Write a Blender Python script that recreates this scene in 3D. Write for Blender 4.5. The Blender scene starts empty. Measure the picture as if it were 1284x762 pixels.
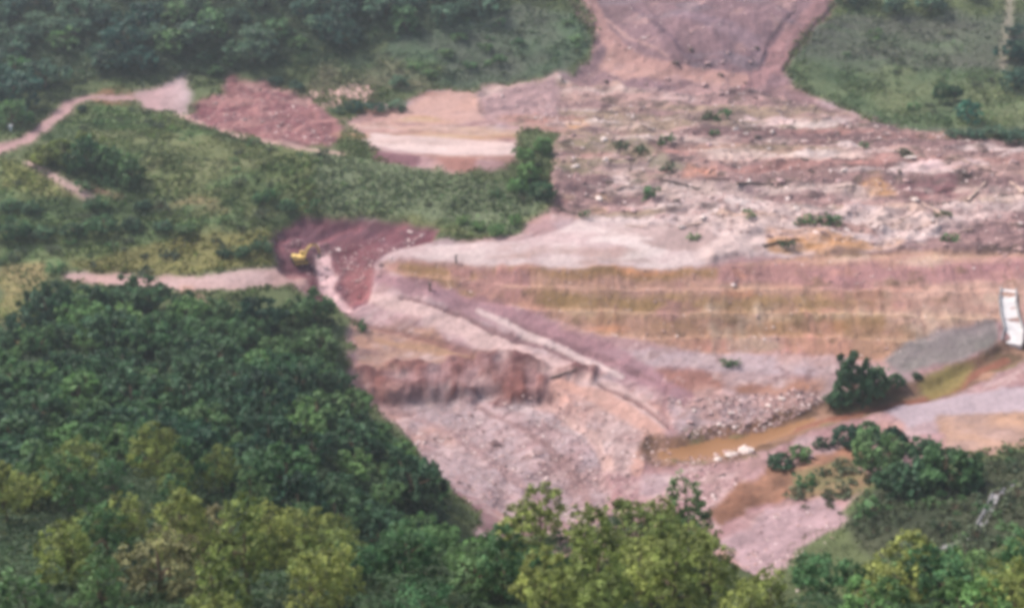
import bpy, math, random
import numpy as np
rng = np.random.default_rng(7); random.seed(7)
scn = bpy.context.scene; col = scn.collection

# ------------------------------------------------------------ camera, sky, sun, exposure
CAM_H, PITCH, TANH = 200.0, math.radians(24.0), 0.3839
PW, PH = 1284.0, 762.0
cam_d = bpy.data.cameras.new('camera'); cam = bpy.data.objects.new('camera', cam_d); col.objects.link(cam)
cam.location = (0, 0, CAM_H); cam.rotation_euler = (math.radians(90) - PITCH, 0, 0)
cam_d.sensor_width = 36.0; cam_d.lens = 18.0 / TANH; cam_d.clip_end = 12000; cam_d.clip_start = 1.0
scn.camera = cam
SUN_EL, SUN_AZ = math.radians(50), math.radians(-60)      # azimuth clockwise from +y
w = bpy.data.worlds.new('World'); scn.world = w; w.use_nodes = True
nt = w.node_tree; bg = nt.nodes['Background']
sky = nt.nodes.new('ShaderNodeTexSky'); sky.sky_type = 'NISHITA'; sky.sun_disc = False
sky.sun_elevation = SUN_EL; sky.sun_rotation = SUN_AZ; sky.air_density = 1.0; sky.dust_density = 4.0; sky.ozone_density = 1.0
nt.links.new(sky.outputs[0], bg.inputs[0]); bg.inputs[1].default_value = 0.10
sd = bpy.data.lights.new('sun', 'SUN'); sd.energy = 2.3; sd.angle = math.radians(10); sd.color = (1, .97, .93)
sun = bpy.data.objects.new('sun', sd); col.objects.link(sun)
sun.rotation_euler = (math.radians(90) - SUN_EL, 0, -SUN_AZ + math.pi)
sun.location = (0, 0, 400)
scn.view_settings.view_transform = 'Standard'; scn.view_settings.look = 'None'
scn.view_settings.exposure = 1.12; scn.view_settings.gamma = 1.0; scn.view_settings.use_curve_mapping = False
scn.render.engine = 'CYCLES'
scn.cycles.pixel_filter_type = 'BLACKMAN_HARRIS'; scn.cycles.filter_width = 4.6   # the photograph is soft all over
scn.cycles.max_bounces = 5; scn.cycles.diffuse_bounces = 3; scn.cycles.transparent_max_bounces = 8
scn.cycles.volume_bounces = 0; scn.cycles.use_denoising = True

# ------------------------------------------------------------ maths helpers
FW = np.array([0, math.cos(PITCH), -math.sin(PITCH)]); UP = np.array([0, math.sin(PITCH), math.cos(PITCH)])
def ray(u, v):
    d = FW + np.array([1., 0, 0]) * ((u - PW/2) / (PW/2) * TANH) + UP * ((PH/2 - v) / (PW/2) * TANH)
    return d / np.linalg.norm(d)
def at_z(u, v, z):
    d = ray(u, v); t = (z - CAM_H) / d[2]
    return np.array([0, 0, CAM_H]) + d * t
def project(x, y, z):
    zz = z - CAM_H
    dep = y * FW[1] + zz * FW[2]; upc = y * UP[1] + zz * UP[2]
    return PW/2 + x / dep / TANH * PW/2, PH/2 - upc / dep / TANH * PW/2
def srgb(r, g, b):
    f = lambda c: (c/255/12.92) if c/255 <= .04045 else ((c/255 + .055)/1.055)**2.4
    return np.array([f(r), f(g), f(b)])
_perm = np.random.default_rng(3).random((256, 256)).astype(np.float32)
def vnoise(x, y, seed=0):
    x = np.asarray(x, dtype=np.float64) + seed * 17.31; y = np.asarray(y, dtype=np.float64) + seed * 9.77
    xi = np.floor(x).astype(np.int64); yi = np.floor(y).astype(np.int64)
    fx = x - xi; fy = y - yi; fx = fx*fx*(3 - 2*fx); fy = fy*fy*(3 - 2*fy)
    h = lambda i, j: _perm[i & 255, j & 255]
    a = h(xi, yi)*(1 - fx) + h(xi + 1, yi)*fx; b = h(xi, yi + 1)*(1 - fx) + h(xi + 1, yi + 1)*fx
    return (a*(1 - fy) + b*fy) * 2 - 1
def fbm(x, y, scale, octs=4, seed=0, gain=.5):
    t = 0; a = 1; s = 0; c, sn = .8, .6
    for o in range(octs):
        t = t + a * vnoise(x / scale, y / scale, seed + o * 5); s += a
        a *= gain; scale *= .47; x, y = x*c - y*sn, x*sn + y*c
    return t / s

# ------------------------------------------------------------ lie of the land: surveyed heights
LM = [ # (u, v, z): a spot seen in the photograph and the height it stands at
 (0,0,68),(150,0,68),(300,0,67),(450,0,66),(600,0,65),(720,0,65),(850,0,66),(950,0,66),(1050,0,62),(1170,0,62),(1284,0,62),
 (0,60,56),(200,60,55),(400,60,52),(560,55,52),(700,60,50),(850,60,52),(980,60,50),(1100,60,47),(1220,60,47),(1284,60,47),
 (0,120,46),(100,115,45),(200,110,43),(300,100,42),(400,105,41),(520,110,39),(620,110,38),(720,110,37),(850,110,38),(960,110,38),(1060,110,37),(1180,110,38),(1284,110,38),
 (0,175,41),(60,165,42),(140,150,42),(230,130,40),(330,140,38),(420,165,36),(500,180,36),(560,185,36),(640,190,36),(700,170,35),(850,160,33.5),(1000,160,33),(1150,165,33),(1284,170,33),
 (0,230,34),(100,210,38),(200,190,39),(300,200,38),(400,210,37),(500,215,35.5),(600,225,34),(680,230,32),(780,220,30),(900,220,30),(1050,220,30),(1200,220,30),(1284,220,30),
 (0,300,25),(100,290,26),(200,280,27),(300,275,27),(400,250,30),(500,255,29),(600,265,28),(680,275,27),(800,275,27),(950,275,27),(1100,275,27),(1284,275,27),
 (0,345,20),(100,345,20),(200,348,20),(300,345,20),(350,340,19),(400,330,17),(450,300,22),(500,315,24),(600,322,24.5),(750,322,25),(900,322,25),(1050,318,25),(1200,315,25),(1284,315,25),
 (450,370,13),(520,350,18.5),(600,370,15.5),(700,395,13),(800,420,10),(900,445,6),(1000,448,6),(1100,445,7),(1200,410,13),(1284,390,16),
 (640,345,22),(760,350,21.5),(900,355,20.5),(1050,355,20.5),(1180,355,20.5),(760,385,15),(900,400,13),(1050,400,13),
 (450,420,9),(520,400,11),(600,410,9.5),(660,440,7),(740,460,5),(850,470,4.5),(1000,475,4.5),
 (450,490,5),(560,490,3),(680,490,2),(560,560,1),(700,560,-1),(800,560,-3),(900,520,0),(1000,520,0),(1080,500,2),(1180,480,4),(1284,440,8),
 (650,640,-2),(800,640,-5),(900,640,-4),(950,690,-3),(1040,620,0),(1050,560,0),(1150,540,4),(1284,480,8),
 (1150,600,8),(1284,560,12),(1120,650,10),(1200,650,22),(1284,630,25),(1150,700,18),(1284,690,38),(1040,680,1),
 (60,400,22),(200,410,22),(330,420,18),(420,430,13),(100,480,30),(250,490,28),(380,490,20),(440,520,9),(480,560,8),
 (0,560,44),(120,560,44),(260,560,42),(400,560,32),(500,600,18),(0,640,66),(130,640,64),(280,640,60),(420,640,46),(560,650,16),
 (0,720,84),(150,720,84),(300,720,82),(450,720,68),(0,775,96),(200,775,96),(400,775,94),(560,775,88),(700,775,86),(850,775,86),(1000,775,87),(1150,775,88),(1284,775,90)]
WP = [] # heights beyond and below the view
for x in (-700, -450, -200, 0, 200, 450, 700):
    WP += [(x, 900, 95 + 8*math.sin(x*.01)), (x, 1300, 150 + 15*math.sin(x*.006 + 1)), (x, 60, 125 + 10*math.cos(x*.01)), (x, -200, 120), (x, 2600, 230)]
for x in (-450, 450): WP += [(x, 250, 60), (x, 450, 45), (x, 600, 55)]
WP += [(-30, 185, 62), (-4, 195, 68), (15, 200, 70), (34, 195, 66), (55, 180, 64), (80, 190, 60), (-20, 222, 24), (20, 232, 24), (60, 222, 20), (-15, 250, 3), (25, 255, 0), (60, 255, 6), (100, 220, 55), (110, 195, 66)]
LP = np.array([at_z(*p) for p in LM] + [np.array(p, float) for p in WP])
def _phi(r2): return np.sqrt(r2 + 36.0)
_A = _phi(((LP[:, None, :2] - LP[None, :, :2])**2).sum(-1)) + np.eye(len(LP)) * -4.0
_P = np.c_[np.ones(len(LP)), LP[:, :2] / 300]
_M = np.block([[_A, _P], [_P.T, np.zeros((3, 3))]])
_W = np.linalg.solve(_M, np.r_[LP[:, 2], np.zeros(3)])
def base_h(x, y):
    x = np.atleast_1d(np.asarray(x, float)); y = np.atleast_1d(np.asarray(y, float))
    out = _W[-3] + _W[-2]*x/300 + _W[-1]*y/300
    for i in range(len(LP)):
        out = out + _W[i] * _phi((x - LP[i, 0])**2 + (y - LP[i, 1])**2)
    return out
_T = np.concatenate([np.linspace(90, 1200, 2400)])
def cast(u, v, hf):
    d = ray(u, v); p = np.array([0, 0, CAM_H]) + _T[:, None] * d
    g = p[:, 2] - hf(p[:, 0], p[:, 1]); k = np.argmax(g < 0)
    if k == 0: k = len(_T) - 1
    f = g[k-1] / (g[k-1] - g[k] + 1e-9)
    return p[k-1] + (p[k] - p[k-1]) * min(max(f, 0), 1)
def ground_poly(pts): return np.array([cast(u, v, base_h)[:2] for u, v in pts])
def inside(px, py, poly):
    r = np.zeros(px.shape, bool); n = len(poly)
    for i in range(n):
        x1, y1 = poly[i]; x2, y2 = poly[(i + 1) % n]
        if y1 == y2: continue
        c = ((y1 > py) != (y2 > py)) & (px < (x2 - x1) * (py - y1) / (y2 - y1) + x1)
        r ^= c
    return r

# ------------------------------------------------------------ the sheet of ground (finer where the land is open)
S = np.concatenate([np.linspace(-4, -1.05, 24), np.linspace(-1, 1, 820), np.linspace(1.05, 4, 24)])
yr = [100.0]
while yr[-1] < 760: yr.append(yr[-1] + 0.35 + 0.85 * max(0, (yr[-1] - 150)) / 500)
Y = np.concatenate([np.linspace(-300, 92, 20), np.array(yr), np.array(yr[-1] + np.cumsum(4 * 1.14**np.arange(42)))])
NX, NY = len(S), len(Y)
GY = np.repeat(Y[:, None], NX, 1); HWID = 42 + .42 * np.maximum(Y, 60); GX = HWID[:, None] * S[None, :]
Z0 = base_h(GX.ravel(), GY.ravel()).reshape(NY, NX)
Z = Z0.copy()
def blur(m, n):
    for _ in range(n):
        m = .25*np.roll(m, 1, 0) + .5*m + .25*np.roll(m, -1, 0); m = .25*np.roll(m, 1, 1) + .5*m + .25*np.roll(m, -1, 1)
    return m
WXn = fbm(GX, GY, 14, 4, 1); WYn = fbm(GX, GY, 14, 4, 2)
WX2 = fbm(GX, GY, 5, 3, 31); WY2 = fbm(GX, GY, 5, 3, 32)
def mask(pts, warp=3.0, soft=2):
    p = ground_poly(pts)
    m = inside(GX + warp*WXn + warp*.4*WX2, GY + warp*1.6*WYn + warp*.6*WY2, p).astype(np.float32)
    return blur(m, soft) if soft else m
n_big = fbm(GX, GY, 60, 4, 3); n_mid = fbm(GX, GY, 18, 4, 4); n_fine = fbm(GX, GY, 5, 3, 5)
n_grit = vnoise(GX / .9, GY / 1.1, 6)
streak = fbm(GX * .9 + GY * .55, (GY * .9 - GX * .55) * 3.0, 16, 4, 8)     # drawn out along the flow
bands = fbm(GX * .22, GY, 9, 4, 9)                                          # level layers of sediment
rills = fbm(GX, GY * .12, 3.2, 3, 10)                                       # rain rills down the banks
C = np.zeros((NY, NX, 3)); C[:] = srgb(98, 108, 72)
C *= (1 + .35*n_mid + .2*n_fine)[..., None]
ZONE = np.zeros((NY, NX), np.int16); ZN = ['ground']
def paint(m, rgb, zone=None, var=0.2, pat=None, rgb2=None, pat2=None, edge=.5):
    c = np.broadcast_to(srgb(*rgb), C.shape).copy()
    if rgb2 is not None:
        k = np.clip(.5 + 1.3 * (n_mid if pat2 is None else pat2), 0, 1)[..., None]
        c = c * (1 - k) + srgb(*rgb2) * k
    pt = (n_mid + n_fine)*.5 if pat is None else pat
    c = c * np.clip(1 + var * pt * 1.6 + .10*n_grit, .25, 2)[..., None]
    C[:] = C * (1 - m[..., None]) + c * m[..., None]
    if zone:
        if zone not in ZN: ZN.append(zone)
        ZONE[m > edge] = ZN.index(zone)

lens = [fbm(GX * .35, GY, 11, 4, 60 + i) for i in range(6)]                 # flattened patches of different sediment
lens_s = [fbm(GX * .6, GY, 5, 3, 70 + i) for i in range(4)]
def mottle(m, entries, k0=.75):
    for i, (rgb, thr, field) in enumerate(entries):
        paint(m * np.clip((field - thr) * 5, 0, 1) * k0, rgb, None, .18, n_fine)
def broken(m, f=None, a=.55): return m * np.clip(a + 1.6*(lens_s[0] if f is None else f), 0, 1)
def ribbon(pts, wd):
    P = [cast(u, v, base_h) for u, v in pts]; P = [p[:2] for p in P]
    d2 = np.full(GX.shape, 1e9); xx = GX + 1.2*WXn + .5*WX2; yy = GY + 1.2*WYn + .5*WY2
    hh = np.zeros(GX.shape)
    for i in range(len(P) - 1):
        a, b = P[i], P[i+1]; ab = b - a; L = (ab**2).sum() + 1e-9
        t = np.clip(((xx - a[0])*ab[0] + (yy - a[1])*ab[1]) / L, 0, 1)
        wv = (wd[i]*(1 - t) + wd[i+1]*t) if isinstance(wd, (list, tuple)) else wd
        d2 = np.minimum(d2, np.hypot(xx - a[0] - t*ab[0], yy - a[1] - t*ab[1]) / wv)
    return d2
# green ground
paint(mask([(985,95),(1000,60),(1030,15),(1440,10),(1440,150),(1150,170),(1070,135)], 4, 4), (116,118,102), None, .25, bands, (100,112,86), bands)
paint(mask([(980,100),(1000,75),(1440,80),(1440,150),(1150,165),(1070,135)], 4, 5), (98,116,82), None, .25, None, (116,124,88))
paint(mask([(470,90),(500,30),(640,5),(720,15),(745,60),(700,95),(610,108),(520,108)], 4, 4), (110,116,98), None, .25, n_mid, (86,104,78))
paint(mask([(380,110),(400,80),(500,70),(560,80),(540,110)], 3, 4), (132,128,100), None, .25, n_mid, (94,112,76))
MOUND = [(0,335),(0,195),(40,205),(60,160),(110,132),(170,132),(230,152),(300,172),(380,188),(440,198),(540,212),(640,222),(690,245),(650,292),(560,292),(480,272),(380,265),(340,290),(345,335),(250,345),(90,345)]
m_mound = mask(MOUND, 4, 4)
paint(m_mound, (92,108,66), None, .28, n_mid, (116,120,80), n_big + .5*n_mid)
mottle(m_mound, [((74,92,60), .10, fbm(GX*.5, GY, 16, 3, 110)), ((136,138,98), .20, fbm(GX*.5, GY, 13, 3, 111)), ((104,126,82), .14, fbm(GX*.6, GY, 12, 3, 112))], .7)
paint(mask([(390,195),(540,210),(690,240),(640,292),(480,270),(400,262)], 4, 6), (118,128,96), None, .2)
paint(mask([(0,200),(45,212),(100,235),(110,250),(60,245),(0,240)], 2, 3), (152,146,100), None, .2, None, (126,130,80))
paint(broken(mask([(180,258),(250,248),(300,262),(250,275)], 3, 4)), (140,128,90), None, .2)
paint(mask([(90,330),(200,300),(340,290),(345,330),(250,342),(120,342)], 3, 4), (128,124,76), None, .25)
paint(mask([(0,335),(55,330),(60,400),(30,450),(0,460)], 3, 4), (132,138,82), None, .25, None, (146,132,90))
paint(mask([(1050,660),(1100,610),(1200,590),(1440,540),(1440,720),(1150,720)], 4, 5), (74,78,58), None, .3, n_fine, (58,66,48))

# the pink mud of the slide
MUD = [(700,-40),(750,40),(742,75),(690,100),(600,110),(520,118),(440,150),(470,200),(560,212),(640,212),(655,165),(700,162),(690,250),(645,296),(560,300),(500,300),(470,275),(380,266),(345,290),(350,340),(395,370),(440,400),(440,490),(500,520),(560,600),(600,660),(700,700),(850,720),(960,730),(985,690),(1030,665),(1065,625),(1110,590),(1180,575),(1230,560),(1440,515),(1440,185),(1200,172),(1130,165),(1070,140),(1010,112),(975,92),(1000,45),(1040,10),(1060,-40)]
m_mud = mask(MUD, 5, 4)
paint(m_mud, (164,124,124), 'mudflow', .2, n_mid*.6 + streak*.7, (180,146,144), streak)
AX, AY = cast(905, 112, base_h)[:2]                                         # streaks of the slide run together towards its foot
ang = np.arctan2(GX - AX, np.maximum(GY - AY + 60, 20)); fan = fbm(ang*120, GY*.10, 9, 4, 85)
m_top = mask([(700,-40),(752,40),(742,75),(700,100),(720,120),(850,125),(960,118),(990,100),(975,90),(1000,45),(1040,10),(1060,-40)], 3, 3)
paint(m_top, (136,106,110), 'landslide_slope', .2, n_mid + .5*fan, (152,118,120), n_big)
paint(broken(mask([(705,-30),(752,40),(744,74),(762,72),(775,40),(735,-30)], 2, 3), fan, .8), (112,86,92), None, .2, fan)
paint(broken(mask([(1062,-30),(1040,12),(1000,48),(976,92),(962,90),(985,45),(1025,5),(1040,-30)], 2, 3), fan, .8), (116,84,86), None, .2, fan)
paint(mask([(745,85),(770,60),(800,75),(870,88),(940,96),(930,112),(850,100),(780,105)], 3, 2), (192,150,138), None, .15)
paint(mask([(960,60),(1000,30),(1035,8),(1040,20),(1000,50),(975,92),(955,95)], 2, 2), (168,126,124), None, .2, streak)
m_rub = mask([(600,112),(700,100),(850,122),(970,112),(1060,140),(1130,165),(1200,172),(1440,185),(1440,330),(1130,315),(1000,300),(870,290),(740,275),(690,260),(700,165),(640,160),(590,135)], 4, 3)
paint(m_rub, (148,116,114), 'rubble_field', .34, n_fine*.6 + bands*.7, (170,136,130), bands)
wide = [fbm(GX * .22, GY, 17, 3, 100 + i) for i in range(5)]
mottle(m_rub, [((184,150,138), .10, wide[0]), ((126,96,94), .06, wide[1]), ((158,138,112), .14, wide[2]), ((176,126,116), .14, wide[3]), ((214,190,178), .20, wide[4]), ((116,94,92), .26, lens[1]), ((222,202,194), .30, lens[3]), ((98,78,78), .30, lens_s[1]), ((104,88,76), .34, lens_s[3])])
for p, c in [([(700,180),(760,170),(830,185),(820,215),(750,225),(700,215)], (142,126,102)),
             ([(760,205),(840,195),(860,215),(800,230)], (134,122,104)),
             ([(700,155),(735,148),(740,160),(705,165)], (196,150,104)),
             ([(860,140),(960,145),(950,165),(870,160)], (140,118,108)),
             ([(935,150),(1010,150),(1020,162),(945,162)], (220,190,184)),
             ([(1115,205),(1200,205),(1225,190),(1230,215),(1120,218)], (214,184,180)),
             ([(1080,220),(1110,215),(1120,240),(1085,245)], (196,150,110)),
             ([(860,212),(900,210),(900,225),(860,225)], (210,150,126)),
             ([(700,245),(780,250),(760,270),(700,265)], (188,154,128)),
             ([(1130,220),(1200,222),(1190,245),(1120,245)], (142,100,102)),
             ([(900,225),(960,225),(950,245),(895,248)], (130,104,110))]:
    paint(broken(mask(p, 5, 3)), c, None, .25, bands)
# pale silt
SILT = [(483,322),(520,308),(640,303),(700,288),(735,272),(830,272),(900,248),(1010,268),(1130,250),(1165,262),(1180,290),(1130,312),(1000,322),(900,322),(870,338),(640,335),(560,330)]
m_silt = mask(SILT, 1.6, 2)
paint(m_silt, (216,194,188), 'silt_flat', .10, bands, (198,172,168), n_fine + bands)
mottle(m_silt, [((184,158,150), .15, lens[1]), ((168,136,124), .25, lens[4]), ((230,214,206), .2, lens[3])], .6)
mottle(m_silt * mask([(830,240),(1440,240),(1440,330),(880,330)], 6, 6), [((164,130,122), .18, lens_s[3]), ((196,158,132), .20, lens[2]), ((112,92,86), .30, lens_s[1])], .65)
mottle(mask([(860,240),(1000,255),(1180,245),(1440,270),(1440,318),(1130,314),(1000,322),(860,322)], 6, 5), [((216,192,184), .05, wide[4])], .7)
paint(broken(mask([(960,290),(1130,295),(1135,312),(1060,318),(960,318)], 3, 2), None, .8), (206,154,106), None, .25, bands, (190,160,150), bands)
paint(mask([(1000,272),(1090,275),(1100,292),(1000,288)], 3, 2), (176,140,130), None, .25, bands)
paint(mask([(800,300),(860,285),(900,300),(860,315)], 3, 2), (178,152,146), None, .2)
# terraces
TERR = [(470,332),(560,331),(640,335),(870,338),(1000,322),(1130,314),(1440,322),(1440,380),(1252,402),(1180,420),(1110,450),(1040,446),(860,438),(760,420),(680,398),(600,376),(520,355)]
m_ter = mask(TERR, 1.0, 2)
LEVELS = np.array([5.0, 9.6, 14.2, 18.8, 23.6])
z_in = Z0 + .25*n_big + .2*n_mid
st = np.clip((z_in - LEVELS[0]) / 4.65, 0, 3.999); kf = np.floor(st); fr = st - kf
z_st = LEVELS[0] + 4.65 * (kf + np.clip((fr - .15) / .80, 0, 1)) + .35*(fr - .5)
ty = np.clip(.5 + 1.4*fbm(GX*.5, GY, 26, 3, 21), 0, 1)
bench = ((fr < .25) | (fr > .90))
tl = [fbm(GX*.07, Z0*1.9, 5.2, 3, 90 + i) for i in range(4)]
paint(m_ter, (190,148,132), 'terraced_bank', .14, rills*.3 + n_fine*.8, (182,142,116), tl[0] + .3*n_mid)
for p, c, k in [([(470,326),(640,334),(870,338),(1000,330),(1000,344),(760,350),(600,352),(520,344)], (150,118,76), .7), ([(600,346),(760,348),(1000,345),(1440,340),(1440,362),(1000,366),(760,368),(640,366)], (198,154,138), .7),
                ([(900,330),(1130,318),(1440,326),(1440,346),(1050,350),(900,350)], (182,134,134), .75), ([(500,345),(640,362),(760,368),(1000,366),(1120,364),(1120,386),(900,390),(760,392),(640,380)], (160,132,80), .65),
                ([(700,391),(900,392),(1120,390),(1180,388),(1180,396),(900,399),(720,398)], (204,174,140), .9), ([(720,399),(900,400),(1130,397),(1110,420),(900,422),(800,420)], (158,126,76), .6),
                ([(820,421),(900,422),(1110,420),(1110,446),(1000,448),(880,440)], (204,148,132), .8), ([(1110,350),(1440,345),(1270,400),(1180,415),(1110,425)], (200,164,146), .75)]:
    paint(broken(mask(p, 1.4, 2), tl[1]*.5 + lens_s[1]*.5 + rills*.3, .72) * m_ter * k, c, None, .16, n_fine*.6 + rills*.4)
mottle(m_ter, [((206,152,134), .20, lens[4] + .3*rills), ((176,128,130), .20, lens[2] + .3*rills), ((158,118,96), .30, rills*.8), ((202,178,156), .32, rills*.25 + lens[3]*.8), ((214,150,110), .42, lens[0]), ((120,98,72), .34, lens_s[2])], .6)
ter_b = m_ter * blur(bench.astype(np.float32), 1)
paint(ter_b * np.clip(.15 + .9*lens[5], 0, .6), (196,164,136), None, .16, n_fine)
# foot of the terraces
paint(mask([(740,440),(860,440),(1045,448),(1050,470),(900,468),(800,462)], 2, 2), (192,168,168), 'silt_flat', .10, bands)
paint(mask([(815,466),(900,470),(1040,474),(1040,488),(960,492),(850,494)], 2, 2), (160,116,70), None, .2, n_mid, (166,118,106), n_big)
paint(mask([(830,498),(900,492),(1030,488),(1040,500),(960,540),(850,550)], 3, 2), (164,142,142), None, .35, n_fine*1.6)
# fan of pale mud
paint(mask([(440,395),(462,352),(520,358),(600,385),(680,420),(760,445),(830,470),(850,545),(790,560),(740,520),(690,480),(610,440),(520,412)], 3, 4), (188,154,154), None, .2, streak)
paint(mask([(470,362),(540,372),(630,412),(700,445),(735,465),(690,474),(640,452),(580,424),(500,398)], 2, 3), (208,176,172), None, .18, streak)
paint(mask([(690,470),(755,478),(840,520),(832,560),(790,600),(740,570),(700,520)], 3, 3), (206,160,146), None, .16, streak + n_fine*.6, (200,172,166), n_mid)
paint(mask([(440,405),(540,410),(570,440),(560,455),(450,460)], 2, 3), (184,148,130), None, .15, bands, (172,132,112), bands)
m_rb = mask([(560,452),(585,443),(610,435),(660,450),(702,470),(680,490),(640,496),(580,492)], 3.0, 1)
m_rb = np.maximum(m_rb, mask([(446,460),(500,449),(560,453),(584,482),(560,494),(520,497),(455,500)], 3.0, 1))
m_rb = np.maximum(m_rb, mask([(690,466),(715,458),(748,460),(744,478),(712,482)], 1.2, 1))
m_gr = mask([(450,495),(590,482),(700,490),(760,560),(760,640),(640,650),(560,600),(500,520)], 3, 5)
paint(m_gr, (176,144,142), None, .2, n_fine + streak, (186,166,166), streak)
mottle(m_mud * (1 - m_rub) * (1 - m_ter) * (1 - m_silt) * (1 - m_top), [((150,112,108), .20, streak), ((206,178,172), .26, fbm(GX*.9 + GY*.5, (GY*.9 - GX*.5)*2.6, 12, 4, 80)), ((140,112,106), .30, n_fine*.6 + streak*.6), ((198,152,136), .22, fbm(GX, GY, 20, 3, 81)), ((176,158,160), .2, fbm(GX, GY, 16, 3, 82))], .55)
mottle(m_mud * (1 - m_rub) * (1 - m_ter) * (1 - m_silt) * (1 - m_top), [((132,100,98), .30, fbm(GX*.9 + GY*.6, (GY*.8 - GX*.6)*1.6, 4.5, 3, 120)), ((212,186,180), .34, fbm(GX*.9 + GY*.6, (GY*.8 - GX*.6)*1.6, 4.5, 3, 121))], .55)
mottle(m_top, [((126,98,104), .22, fan*.7 + .3*n_mid), ((186,148,142), .22, fbm(GX*.8 + GY*.5, (GY*.9 - GX*.6)*2, 14, 4, 83)), ((134,116,122), .2, lens[2])], .7)
fl = fbm(GX*.75 + GY*.66, (GY*.75 - GX*.66)*1.0, 7, 3, 86)
FLOWZ = np.zeros(GX.shape)
def flow(pts, wd, rgb, k=.8):
    d = ribbon(pts, wd); m = np.clip((1.15 - d - .55*streak - .35*n_fine)*2.2, 0, 1) * k
    paint(m.astype(np.float32), rgb, None, .16, streak + n_fine*.5)
    FLOWZ[:] += m * ((-.7 if rgb[0] < 145 else (.22 if rgb[0] > 185 else 0)) + .5*fl)
flow([(735,-10),(752,30),(770,60),(800,78),(870,90),(935,100)], [3,4,5,4,4,2], (186,142,132), .75)
flow([(775,-10),(815,25),(855,60),(900,84)], [.8,1.4,1.4,.8], (112,86,96), .75)
flow([(715,0),(735,30),(750,55)], [1.5,2.5,2], (112,82,88), .8)
flow([(1045,-10),(1005,35),(975,70),(955,96),(930,118)], [4,4,4,4,3], (172,128,126), .75)
flow([(1000,10),(970,50),(950,85)], [.8,1.3,1], (122,92,100), .7)
flow([(1050,5),(1010,48),(982,88)], [1,1.4,1.2], (106,78,80), .8)
flow([(760,20),(790,50),(840,70)], [.8,1.2,.8], (196,156,146), .7)
flow([(850,20),(900,30),(940,50),(950,70)], [4,6,5,3], (150,124,132), .6)
flow([(960,112),(1000,120),(1040,140)], [4,6,3], (136,104,104), .7)
flow([(720,118),(790,124),(860,128)], [2,3,2], (188,150,142), .6)
flow([(470,350),(540,366),(620,392),(700,425),(780,455),(860,500)], [2,4,5,6,6,3], (164,122,128), .8)
flow([(455,372),(520,388),(590,416),(650,446),(705,468),(770,490),(830,530)], [2,3.5,4.5,4.5,3.5,4,3], (214,182,174), .85)
flow([(600,392),(660,420),(730,452),(780,470)], [1,1.8,2,1], (222,198,190), .8)
flow([(500,372),(580,398),(640,424),(690,440),(740,462)], [.6,1.0,1.4,1.2,.7], (126,88,90), .8)
flow([(640,405),(720,436),(790,462),(840,488)], [.5,1.1,1.3,.6], (140,104,106), .7)
flow([(440,402),(500,416),(560,432),(620,446)], [.6,1.4,1.6,1], (140,96,88), .75)
flow([(470,425),(540,436),(590,448)], [1,2.2,1.5], (176,138,108), .8)
flow([(560,486),(640,496),(700,520),(760,556)], [1,2,2,1], (196,176,174), .7)
flow([(480,500),(560,530),(620,570),(680,620)], [1,2.2,2.6,2], (158,126,124), .7)
flow([(600,500),(660,530),(720,580),(740,630)], [1,1.6,2,1.5], (150,116,112), .7)
flow([(700,480),(760,500),(820,540),(800,590)], [1.5,3,3.5,2], (212,164,146), .7)
flow([(750,482),(800,506),(840,536)], [.5,1.0,.7], (136,96,92), .8)
flow([(690,500),(740,540),(770,590)], [.8,1.6,1.2], (216,180,168), .7)
flow([(840,488),(830,520),(850,545),(835,560)], [1,1.6,1.4,1], (147,108,108), .6)
mottle(mask([(430,150),(520,118),(690,100),(700,150),(650,165),(640,212),(470,200)], 4, 4), [((150,112,108), .16, lens_s[0]), ((206,172,160), .22, lens[3]), ((164,118,96), .22, lens[4]), ((128,104,92), .32, lens_s[1])], .6)
paint(m_rb * np.clip(.62 + .9*(n_fine + .6*rills), .25, 1), (136,88,80), 'eroded_bank', .3, rills*.4 + n_fine*.8, (108,70,70), n_fine + n_mid, edge=.4)
# red earth
RED = [(342,290),(380,267),(470,274),(552,284),(540,300),(490,314),(468,334),(462,378),(432,388),(400,372),(352,338)]
m_red = mask(RED, 1.6, 2)
paint(m_red, (124,70,78), 'red_cutting', .25, n_fine*.5 + streak*.5, (106,66,76), n_mid)
paint(mask([(440,330),(470,335),(465,375),(440,378),(428,350)], 1.5, 2), (154,94,96), None, .16, streak)
m_red2 = mask([(228,152),(255,130),(275,120),(288,94),(340,100),(400,128),(432,155),(424,186),(380,188),(300,168)], 5, 5)
paint(m_red2, (128,74,80), 'red_earth_bank', .25, n_fine*.6 + streak*.5, (150,100,98), n_mid)
# pale patches by the far track
paint(mask([(160,116),(232,97),(246,128),(228,146),(180,132)], 4, 5), (190,154,152), 'dirt_road', .2, n_mid + n_fine*.6, (186,170,168), n_big)
paint(broken(mask([(108,122),(130,112),(165,112),(168,130),(140,134)], 2, 2), None, .75), (176,128,98), None, .2)
paint(broken(mask([(300,96),(345,98),(400,124),(390,136),(330,118)], 4, 4), None, .6), (176,134,128), None, .2)
paint(mask([(385,112),(470,104),(472,128),(410,136)], 2, 2), (218,180,168), None, .12)
paint(mask([(520,124),(590,112),(605,150),(560,158),(480,150)], 2.5, 3), (206,166,154), None, .16, n_mid, (188,146,130))
paint(mask([(600,118),(700,100),(700,150),(610,150)], 2.5, 3), (170,138,136), None, .2)
paint(broken(mask([(408,172),(450,156),(530,146),(655,165),(648,180),(520,172),(450,178)], 3, 3), lens[1], .7), (188,144,108), None, .2, bands, (192,166,140), bands)
m_pond = mask([(448,178),(470,168),(540,172),(646,179),(646,196),(560,195),(490,186)], 2.2, 2)
paint(m_pond, (214,190,182), 'silt_flat', .12, bands + lens_s[1], (196,166,156), lens[3])
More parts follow.
